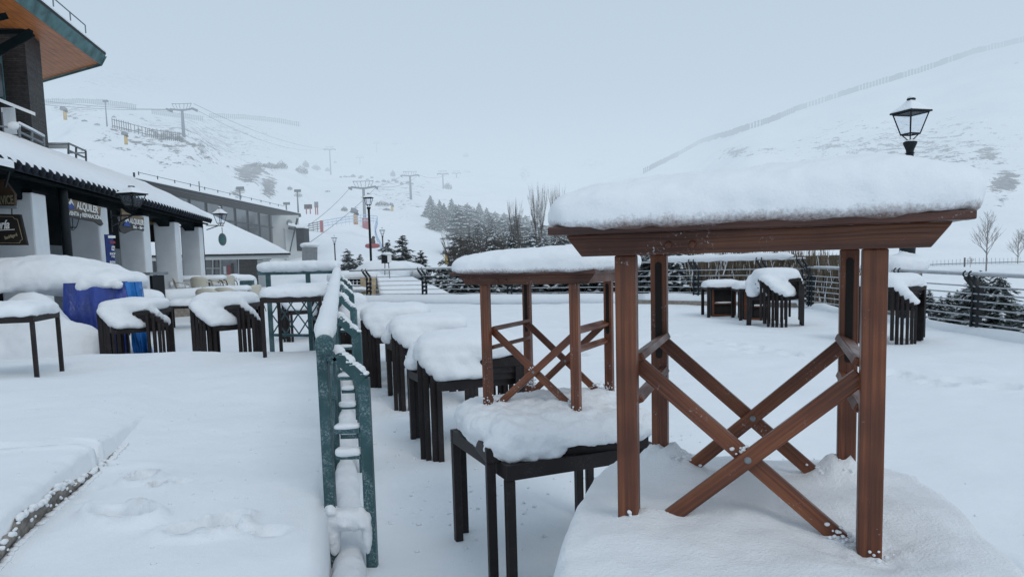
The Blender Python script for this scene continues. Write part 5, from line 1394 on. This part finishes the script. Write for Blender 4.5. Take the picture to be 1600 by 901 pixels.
q = P(577, 400, 62); r = empty('padded_pole', P(572, 352, 108), 0, 'red padding wrapped around the foot of the large chairlift tower', 'padding'); m = MB(); m.tube([(0, 0, -1.2), (0, 0, 1.1)], .55, 12); m.build('pad', M['red'], r, smooth=True)
sl = empty('rescue_sled', P(582, 386, 60), 0, 'red sled with a brown bundle on it on the run behind the lamp', 'sled')
m = MB(); m.blob((0, 0, .1), (.62, .3, .20), .7, .7, 16, 8); m.build('hull', M['red'], sl, smooth=True); m = MB(); m.blob((.05, 0, .45), (.20, .2, .32), 1, 1, 12, 8, nz=.05, nf=4); m.blob((.12, 0, .78), (.14, .14, .14), 1, 1, 10, 8); m.build('bundle', M['brownsign'], sl, smooth=True)
m = MB(); m.blob((-.4, 0, .28), (.15, .14, .1), 1, 1, 10, 6); m.blob((.45, 0, .28), (.13, .12, .08), 1, 1, 10, 6); m.build('snow_cover', M['snow'], sl, smooth=True)
for (px, y0, y1, Y, lab) in ((167, 158, 193, 105, 'floodlight mast on the left hill next to the mesh fence'), (466, 298, 330, 80, 'thin mast with a round head left of the piste boards'), (448, 318, 335, 80, 'short T shaped post above the pale building'), (376, 294, 320, 70, 'thin mast behind the lodge roof')):
    b_, t_ = P(px, y1, Y), P(px, y0, Y); r = empty('mast', b_, 0, lab, 'mast', 'thin masts on the left hill'); h = t_.z-b_.z
    m = MB(); m.tube([(0, 0, -.4), (0, 0, h)], [.10, .06], 8); m.build('pole', M['galv'], r, smooth=True); m = MB(); m.box((.05, 0, h), (.7, .2, .28)); m.build('head', M['galv'], r)

# ------------------------------------------------------------------ fences on the slopes
def slope_fence(pts, hgt, label, name='snow_fence', mat='galv', gap=.55, slat=.10, rails=2, step=6, dy=0, Y=None):
    H = (lambda a_, b_: P(a_, b_, Y)) if Y else globals()['H']
    q = []
    for (a, b) in zip(pts[:-1], pts[1:]):
        k = max(2, int(math.hypot(b[0]-a[0], b[1]-a[1])/step))
        for i in range(k): q.append(H(a[0]+(b[0]-a[0])*i/k, a[1]+(b[1]-a[1])*i/k+dy))
    q.append(H(pts[-1][0], pts[-1][1]+dy))
    q2 = [q[0]]
    for p_ in q[1:]:
        if abs(p_.y-q2[-1].y) < .25*q2[-1].y: q2.append(p_)
    q = q2; o = q[len(q)//2].copy(); r = empty(name, o, 0, label, 'fence')
    m = MB()
    for f in [(.25+.65*i/(max(1, rails-1))) for i in range(rails)]:
        for a, b in zip(q[:-1], q[1:]): m.bar(a-o+Vector((0, 0, hgt*f)), b-o+Vector((0, 0, hgt*f)), .09, .09)
    m.build('rail', M[mat], r)
    m = MB()
    for a, b in zip(q[:-1], q[1:]):
        n_ = max(1, int((b-a).length/gap))
        for i in range(n_): c_ = a.lerp(b, i/n_)-o; m.bar(c_+Vector((0, 0, -.6 if not Y else -.1)), c_+Vector((0, 0, hgt*(1+.08*math.sin(i*5+c_.x)))), slat, slat*.6)
    m.build('slat', M[mat], r); return r
slope_fence([(1006, 271), (1060, 243), (1095, 224), (1140, 212), (1200, 193), (1250, 172), (1330, 146), (1400, 125), (1440, 113), (1520, 85), (1600, 66), (1660, 48)], 2.1, 'long snow fence climbing diagonally across the right hillside into the fog', gap=1.0, slat=.75, step=10, rails=2, mat='iron')
slope_fence([(176, 200), (205, 207), (240, 216), (284, 222)], 1.45, 'mesh fence on posts along the brow of the left hill', 'mesh_fence', gap=.30, slat=.10, rails=2, mat='slate')
slope_fence([(70, 163), (140, 163), (170, 165), (215, 172)], 1.5, 'faint fence line at the top of the left hill', gap=.5, slat=.34, Y=205)
slope_fence([(238, 178), (300, 187), (320, 189)], 1.4, 'faint fence line behind the brow tower', gap=.5, slat=.34, Y=215)
slope_fence([(328, 184), (380, 186), (430, 191), (470, 198)], 1.4, 'faintest fence line high on the left hill, sloping right', gap=.5, slat=.36, Y=235)
slope_fence([(483, 364), (503, 360)], 1.3, 'short brown fence with a red end post beside the piste', 'piste_fence', 'slate', gap=.4, slat=.08, rails=4, Y=95)
q = P(503, 362, 94); r = empty('red_post', q, 0, 'red padded end post of the short piste fence', 'post'); m = MB(); m.box((0, 0, .7), (.35, .3, 1.5)); m.build('pad', M['red'], r)
slope_fence([(506, 356), (540, 350), (570, 347), (590, 349)], 1.0, 'pale blue safety net across the piste', 'safety_net', 'net', gap=.8, slat=.05, rails=3, Y=92)
slope_fence([(590, 350), (586, 365), (590, 380), (600, 398)], .8, 'blue safety net running down the piste beside the lamp', 'safety_net', 'net', gap=.5, slat=.10, rails=3, step=3, Y=80)
slope_fence([(1395, 418), (1470, 415), (1530, 413), (1600, 411)], 0.55, 'thin wire fence across the flat below the right slope', 'wire_fence', 'galv', gap=1.2, slat=.03, rails=1)
slope_fence([(728, 392), (742, 384), (752, 377)], 1.1, 'dark wooden rail fence by the trees behind the railing', 'rail_fence', 'iron', gap=1.4, slat=.1, rails=3)

# ------------------------------------------------------------------ trees
def conifer_mesh(seed, h, w_, layers, snow=.5, droop=.25, dens=1., prof=.8, cw=.42):
    rg = random.Random(seed); m = MB(); tk = MB(); tk.tube([(0, 0, -.8), (0, 0, h*.5), (0, 0, h*.97)], [h*.022, h*.014, h*.004], 7)
    def card(c, ax, wid, ln, up, mi):
        s = ax.cross(up); 
        if s.length < 1e-3: return
        s.normalize(); a = c-s*wid*.5; b = c+s*wid*.5; e = c+ax*ln
        m.add([a, b, e+s*wid*.18, e-s*wid*.18], [(0, 1, 2, 3)], mi)
    for l in range(layers):
        f = l/(layers-1); z = h*(.10+.86*f**.92); rr = w_*.5*(1-f)**prof*(1.0+.12*rg.uniform(-1, 1))+.04*w_
        nb = max(4, int((10-5*f)*dens)); off = rg.random()*6.28
        for k in range(nb):
            t_ = off+6.283*(k+rg.uniform(-.35, .35))/nb; r1 = rr*rg.uniform(.55, 1.2); z = h*(.10+.86*f**.92)+rg.uniform(-.9, .9)*h/layers
            d = Vector((math.cos(t_), math.sin(t_), 0)); ns = max(3, int(4+5*(1-f)))
            tk.bar(Vector((0, 0, z)), d*r1*.8+Vector((0, 0, z-droop*r1*.5)), h*.005, h*.005)
            for s in range(ns):
                g_ = (s+.6)/ns; p_ = d*r1*g_+Vector((0, 0, z-droop*r1*g_**1.5+.12*r1*max(0, g_-.7)))
                L_ = r1*(.38-.12*g_)+h*.018
                for q in (-1, 0, 1):
                    ax = (Matrix.Rotation(q*rg.uniform(.6, 1.1), 3, 'Z') @ d+Vector((0, 0, rg.uniform(-.42, .05)))).normalized()
                    card(p_+Vector((rg.uniform(-1, 1), rg.uniform(-1, 1), 0))*L_*.12, ax, L_*cw, L_, Vector((rg.uniform(-.5, .5), rg.uniform(-.5, .5), 1)).normalized(), 0)
                    if rg.random() < .6: card(p_, (ax+Vector((0, 0, -.7))).normalized(), L_*.4, L_*.8, d, 0)
                if rg.random() < snow:
                    c = p_+Vector((0, 0, L_*.10)); sz = L_*rg.uniform(.35, .70)
                    s_ = d.cross(Vector((0, 0, 1)))
                    dn = Vector((0, 0, -sz*.35)); tp_ = c+Vector((0, 0, sz*.22))
                    ring = [c-d*sz*.9, c-s_*sz*.6+dn*.5, c+d*sz*1.1+dn, c+s_*sz*.6+dn*.5]
                    m.add(ring+[tp_], [(0, 1, 4), (1, 2, 4), (2, 3, 4), (3, 0, 4)], 1)
    return tk.mesh('trunk', M['bark']), m.mesh('crown', [M['needles'], M['treesnow']])
TREES = [conifer_mesh(1, 4, 2.3, 24, .8, .3, 1.35, .85, .5), conifer_mesh(2, 4, 2.7, 22, .95, .45, 1.3, .8, .5), conifer_mesh(3, 4, 2.0, 24, .75, .2, 1.3, .8, .5), conifer_mesh(4, 4, 3.0, 20, .95, .5, 1.4, .7, .5), conifer_mesh(5, 4, 3.4, 17, 1.0, .15, 1.2, .38, .5), conifer_mesh(6, 4, 3.0, 18, 1.0, .25, 1.2, .5, .5)]
def tree(kind, x, y, z, h, label, group, wf=1., rz=None):
    tk, cr_ = TREES[kind]; r = empty('conifer', (x, y, z), rz if rz is not None else random.uniform(0, 6), label, 'tree', group)
    for nm, me_ in (('trunk', tk), ('crown', cr_)):
        o = bpy.data.objects.new(nm, me_); COL.objects.link(o); o.parent = r
    r.scale = (h/4*wf, h/4*wf, h/4); return r
def tree_px(kind, px, ytop, Y, h, label, group, wf=1.):
    t_ = P(px, ytop, Y); return tree(kind, t_.x, t_.y, t_.z-h, h, label, group, wf)
GA = 'snowy conifers below the ski run left of the wood'
tree_px(0, 543, 386, 38, 4.3, 'dense snowy conifer just right of the smaller left street lamp', GA, 1.1)
tree_px(2, 562, 396, 42, 4.0, 'short conifer half hidden behind the large street lamp', GA)
tree_px(1, 606, 374, 40, 4.8, 'dark conifer behind the floodlight box', GA, 1.05)
tree_px(2, 628, 366, 36, 5.0, 'pointed dark conifer, tallest of the group left of the wood', GA, 1.25)
tree_px(0, 657, 388, 33, 4.2, 'loose snowy conifer right of the tallest pointed one', GA, 1.2)
tree_px(3, 690, 412, 29, 3.6, 'low broad conifer behind the railing left of the smaller wooden table', GA, 1.0)
GB = 'conifers close behind the terrace railing'
for i, (px, yt, Y, h, k, wf) in enumerate(((728, 398, 27, 3.8, 3, 1.), (765, 380, 29, 4.6, 1, 1.1), (800, 372, 30, 4.8, 0, 1.2), (836, 384, 27, 4.4, 3, 1.1), (868, 372, 28, 4.6, 1, 1.15), (905, 380, 26, 4.3, 3, 1.1),
        (945, 372, 26, 4.5, 0, 1.3), (985, 382, 24, 4.1, 3, 1.15), (1022, 378, 23.5, 4.1, 1, 1.3), (1060, 386, 23, 3.9, 3, 1.1), (1090, 394, 25, 3.6, 1, 1.))):
    tree_px(k, px, yt, Y, h, ['snow laden conifer close behind the railing, between the smaller wooden table and the fence posts', 'snow laden conifer close behind the railing, seen above the smaller wooden table',
        'snow laden conifer close behind the railing, seen through the legs of the nearest wooden table'][0 if px < 740 else (1 if px < 960 else 2)], GB+[' left', ' above the small table', ' behind the big table'][0 if px < 740 else (1 if px < 960 else 2)], wf)
GC = 'snowy conifers of the small wood beside the ski run'
rg = random.Random(21); nT = 0
rows = [((672, 304), (910, 362), 130, 17, 32), ((680, 318), (930, 368), 112, 17, 36), ((716, 332), (960, 372), 92, 16, 40), ((750, 346), (990, 376), 72, 14, 50), ((745, 352), (1040, 378), 52, 15, 66), ((712, 372), (1070, 376), 41, 14, 70)]
for (a, b, Y, n_, hp_) in rows:
    for i in range(n_):
        t_ = (i+rg.uniform(-.3, .3))/max(1, n_-1); t_ = max(0, min(1, t_)); px = a[0]+(b[0]-a[0])*t_; py = a[1]+(b[1]-a[1])*t_+rg.uniform(-7, 5)*1.0; Yj = Y*rg.uniform(.95, 1.05)
        if px > 1085: continue
        h = hp_*rg.uniform(.85, 1.2)*Yj/F_PX
        t0 = P(px, py, Yj); z0 = TZ(t0.x, t0.y)
        tree(rg.choice((0, 1, 5, 4, 5, 4) if Y > 80 else (0, 1, 5, 4, 4)), t0.x, t0.y, t0.z-h-.1, h+.2, 'snowy conifer in the small wood beside the ski run', GC, 1.0, rg.uniform(0, 6)); nT += 1
GD = 'small young conifers behind the right railing'
tree_px(3, 1531, 421, 15.5, 1.75, 'young spreading conifer behind the right railing, the larger of two', GD, 1.15)
tree_px(3, 1562, 424, 14.5, 1.65, 'young conifer touching the forked black post of the right railing', GD, 1.1)
tree_px(2, 1606, 470, 12.5, 1.0, 'young conifer cut by the right border behind the railing', GD, 1.5)
for i, (px, yt, Y, h) in enumerate(((1452, 451, 24, .8), (1470, 462, 22, .85), (1483, 456, 23, .8), (1496, 452, 26, .6))):
    tree_px(2, px, yt, Y, h, 'tiny sapling poking out of the snow behind the right railing', 'tiny saplings behind the right railing', 1.5)

def bare_mesh(seed, h, spread, n_main, depth=4, up=.8, snow=0.):
    rg = random.Random(seed); m = MB()
    def grow(p_, d, L_, r_, dep):
        if dep == 0 or L_ < h*.02: return
        mid = p_+d*L_*.5+Vector((rg.uniform(-1, 1), rg.uniform(-1, 1), 0))*L_*.05; e = p_+d*L_
        m.tube([p_, mid, e], [r_, r_*.8, r_*.55], 5 if dep > 2 else 3, cap=False)
        nb = 3 if dep > 1 else 2
        for i in range(nb):
            q = p_.lerp(e, rg.uniform(.45, 1.)); a = Vector((rg.uniform(-1, 1), rg.uniform(-1, 1), rg.uniform(.1, 1)*up)).normalized()
            grow(q, (d*.75+a*spread).normalized(), L_*rg.uniform(.5, .72), r_*.55, dep-1)
        grow(e, (d+Vector((rg.uniform(-.15, .15), rg.uniform(-.15, .15), .1))).normalized(), L_*.7, r_*.55, dep-1)
    if n_main == 1:
        m.tube([(0, 0, -.5), (0, 0, h*.95)], [h*.016, h*.003], 7)
        for i in range(30):
            f = .22+.74*i/30; t_ = rg.random()*6.28; a = Vector((math.cos(t_), math.sin(t_), 1.25)).normalized()
            grow(Vector((0, 0, h*f)), a, h*.26*(1-f)**.7+h*.02, h*.006*(1-f)+h*.0015, 3)
    else:
        for i in range(n_main):
            t_ = 6.28*i/n_main+rg.uniform(-.4, .4); a = Vector((math.cos(t_)*spread, math.sin(t_)*spread, 1)).normalized(); grow(Vector((0, 0, -.3)), a, h*.42, h*.011, depth)
    return m.mesh('branches', M['twig'])
BARE = [bare_mesh(5, 4, .4, 1), bare_mesh(6, 4, .55, 7, 4), bare_mesh(7, 4, .28, 5, 5)]
def bare(kind, px, ytop, ybase, Y, label, group=None, wf=1., name='bare_tree'):
    t_, b_ = P(px, ytop, Y), P(px, ybase, Y); h = t_.z-b_.z; r = empty(name, b_, random.uniform(0, 6), label, 'tree', group)
    o = bpy.data.objects.new('branches', BARE[kind]); COL.objects.link(o); o.parent = r; r.scale = (h/4*wf, h/4*wf, h/4)
bare(0, 1541, 331, 418, 60, 'tall leafless tree alone on the right slope, roundest crown', wf=.95)
bare(0, 1590, 358, 416, 66, 'pair of bare trees at the right border, left one', wf=1.0); bare(0, 1607, 350, 416, 64, 'pair of bare trees at the right border, right one cut by the border', wf=1.)
bare(0, 1516, 401, 416, 62, 'tiny bare tree right of a small post on the right flat', wf=1.6)
r = empty('marker_post', P(1507, 416, 62), 0, 'small dark marker post left of the tiny bare tree', 'post'); m = MB(); m.box((0, 0, .35), (.1, .1, .8)); m.build('post', M['iron'], r)
GE = 'tall bare shrubs rising above the conifers behind the railing'
bare(2, 842, 288, 400, 40, 'tall thin bare poplar with several stems, above the smaller wooden table', GE, .40); bare(2, 872, 290, 400, 38, 'tall thin bare poplar touching the snow slab of the nearest table', GE, .38); bare(2, 806, 312, 405, 42, 'bare poplar left of the two tallest ones', GE, .4)
bare(1, 745, 335, 430, 34, 'bare arching shrub with long bent branches left of the wood', GE, .75); bare(1, 712, 352, 430, 32, 'thin bare shrub leaning left beside the piste', GE, .7); bare(1, 800, 345, 430, 33, 'dark bare shrub in front of the conifers', GE, .8)
# scrub on the hillsides
BUSH = []
for sd in (1, 2, 3):
    rg = random.Random(sd); m = MB()
    for i in range(700):
        a = rg.random()*6.28; rr = rg.random()**.5; z = rg.random()*(1-rr*.6); c = Vector((math.cos(a)*rr, math.sin(a)*rr, z*.9)); d = Vector((rg.uniform(-1, 1), rg.uniform(-1, 1), rg.uniform(0, 1.4))).normalized(); s = d.orthogonal().normalized()
        m.add([c, c+s*.03, c+d*.22], [(0, 1, 2)]) if rg.random() < .75 else m.add([c, c+s*.10, c+d*.10+Vector((0, 0, .05)), c+d*.1-s*.05], [(0, 1, 2, 3)])
    BUSH.append(m.mesh('foliage', M['bush']))
def bush(px, ybase, wpx, hpx, label, group, k=0):
    b_ = H(px, ybase); s = (b_-EYE).dot(FW)/F_PX; r = empty('bush', b_, random.uniform(0, 6), label, 'bush', group)
    o = bpy.data.objects.new('foliage', BUSH[k % 3]); COL.objects.link(o); o.parent = r; r.scale = (wpx*s/2, wpx*s/2, hpx*s)
GF = 'frosted bushes on the left hill'
for i, (px, yb, w1_, h1_, lab) in enumerate(((280, 220, 12, 11, 'frosted bush at the end of the mesh fence'), (314, 231, 13, 9, 'round bush on the brow right of the brow tower'), (404, 262, 22, 12, 'left part of the long dark thicket on the hill'), (422, 264, 26, 12, 'middle of the long dark thicket on the hill'),
        (440, 264, 18, 15, 'right end of the long dark thicket on the hill'), (471, 272, 20, 16, 'round grey bush right of the long thicket'), (478, 262, 10, 14, 'pointed bush behind the round grey one'), (494, 266, 14, 11, 'wide bush left of the slim tower'), (512, 268, 8, 8, 'small bush at the foot of the slim tower'),
        (466, 308, 13, 9, 'round frosted bush on a stem right of the rocks'), (453, 297, 8, 8, 'small bush above the round frosted one'), (597, 322, 22, 10, 'low bush in the middle of the run by the lamp'), (604, 329, 12, 5, 'tiny bush under the low one by the lamp'), (538, 330, 10, 9, 'frosted bush left of the orange snow gun'),
        (700, 296, 13, 14, 'faint bush left of the faint tower above the wood'), (728, 246, 9, 9, 'faint bush far up in the fog'), (614, 276, 8, 12, 'faint bush in the fog between two towers'), (488, 400, 12, 8, 'scrub beside the steel screen'))): bush(px, yb, w1_, h1_, lab, GF, i)
rg = random.Random(2)
for i in range(16): bush(530+i*7.5+rg.uniform(-3, 3), 275+i*.9+rg.uniform(-3, 3), rg.uniform(4, 9), rg.uniform(3, 6), 'small frosted bush in the row under the faint chairlift towers', 'row of small bushes under the faint towers', i)
for i, (px, yb) in enumerate(((110, 183), (118, 186), (132, 190), (152, 196), (178, 184), (222, 187), (228, 190), (88, 170), (205, 180), (248, 190), (366, 205), (384, 210), (405, 185), (356, 262), (380, 240), (512, 300), (524, 255))):
    bush(px, yb, rg.uniform(4, 9), rg.uniform(2.5, 5), 'small tuft showing through the snow of the left hill', 'small tufts on the left hill', i)

# ------------------------------------------------------------------ hedge and far chalet behind the railing
hd = empty('hedge', (4.8, 21.5, -1), 0, 'brown leafless hedge with snow tips behind the railing and the table stack', 'hedge')
rg = random.Random(9); m = MB(); m2 = MB()
ha, hb_ = P(1072, 440, 22.5), P(1352, 440, 19.5)
core = MB(); core.prism([Vector((p_.x-4.8, p_.y+.45-21.5, 0)) for p_ in (ha, hb_)]+[Vector((hb_.x-4.8, hb_.y+1.0-21.5, 0)), Vector((ha.x-4.8, ha.y+1.0-21.5, 0))], (0, 0, 2.35)); core.build('inner_stems', M['hedge'], hd)
for i in range(5200):
    t_ = rg.random(); b_ = ha.lerp(hb_, t_); f = rg.random(); z = -.6+2.2*rg.random()
    hmax = 2.75+.45*noise.noise(Vector((t_*9, 0, 0)))-.55*smooth01((t_-.75)/.25); z0 = rg.uniform(-.2, hmax-.5)
    p0 = Vector((b_.x-4.8, b_.y-21.5+f*.7, z0)); d = Vector((rg.gauss(0, .16), rg.gauss(0, .16), 1)).normalized()*rg.uniform(.3, .65)
    s = Vector((rg.uniform(-1, 1), rg.uniform(-.3, .3), 0)).normalized()*.012
    (m2 if rg.random() < .13 else m).add([p0-s, p0+s, p0+d+s*.3, p0+d-s*.3], [(0, 1, 2, 3)])
m.build('twig', M['hedge'], hd); m2.build('snow_cover', M['treesnow'], hd)
for c in hd.children:
    if c.name.startswith(('twig', 'snow_cover')): c['kind'] = 'stuff'
cb = empty('chalet', P(1292, 418, 70), 0, 'small far chalet with a grey snowy gable roof behind the railing', 'house'); O = Vector(cb.location)
m = MB(); m.prism([BQ(1276, 417, 70), BQ(1312, 416, 70), BQ(1310, 408, 72), BQ(1292, 402, 72), BQ(1278, 409, 72)], (0, 3, 0)); m.build('wall', M['galv'], cb)
m = MB(); m.prism([BQ(1274, 411, 70), BQ(1292, 401.5, 70), BQ(1313, 409, 70), BQ(1292, 403.5, 70)], (0, 4, .2)); m.build('roof_snow', M['snow'], cb)
# crumbs of snow fallen around the furniture
rg = random.Random(31); m = MB()
for i in range(420):
    k = rg.random()
    if k < .45: x, y = rg.gauss(.2, .7), rg.gauss(3.1, .9)
    elif k < .7: x, y = rg.gauss(1.6, .5), rg.uniform(1.6, 5)
    else: t_ = rg.random(); x, y = -.2-1.3*t_+rg.gauss(0, .35), 3.5+5*t_
    if x < x_edge(y)+.25: continue
    s = rg.uniform(.003, .011)*(1+.6*(rg.random() < .1)); m.blob((x, y, low_z(x, y)+s*.3), (s*rg.uniform(.8, 1.6), s, s*.8), 1, 1, 6, 4, nz=s*.4, nf=60)
for i in range(160):
    x, y = rg.uniform(-3.2, -.95), rg.uniform(2.2, 5.5)
    if x > x_edge(y)-.05: continue
    s = rg.uniform(.002, .007); m.blob((x, y, up_z(x, y)+s*.3), (s*rg.uniform(.8, 1.6), s, s*.8), 1, 1, 6, 4, nz=s*.4, nf=60)
o = m.build('snow_crumbs', M['capsnow'], smooth=True); tag(o, 'small crumbs of snow scattered over the walkway and the terrace', 'snow crumbs', kind='stuff')
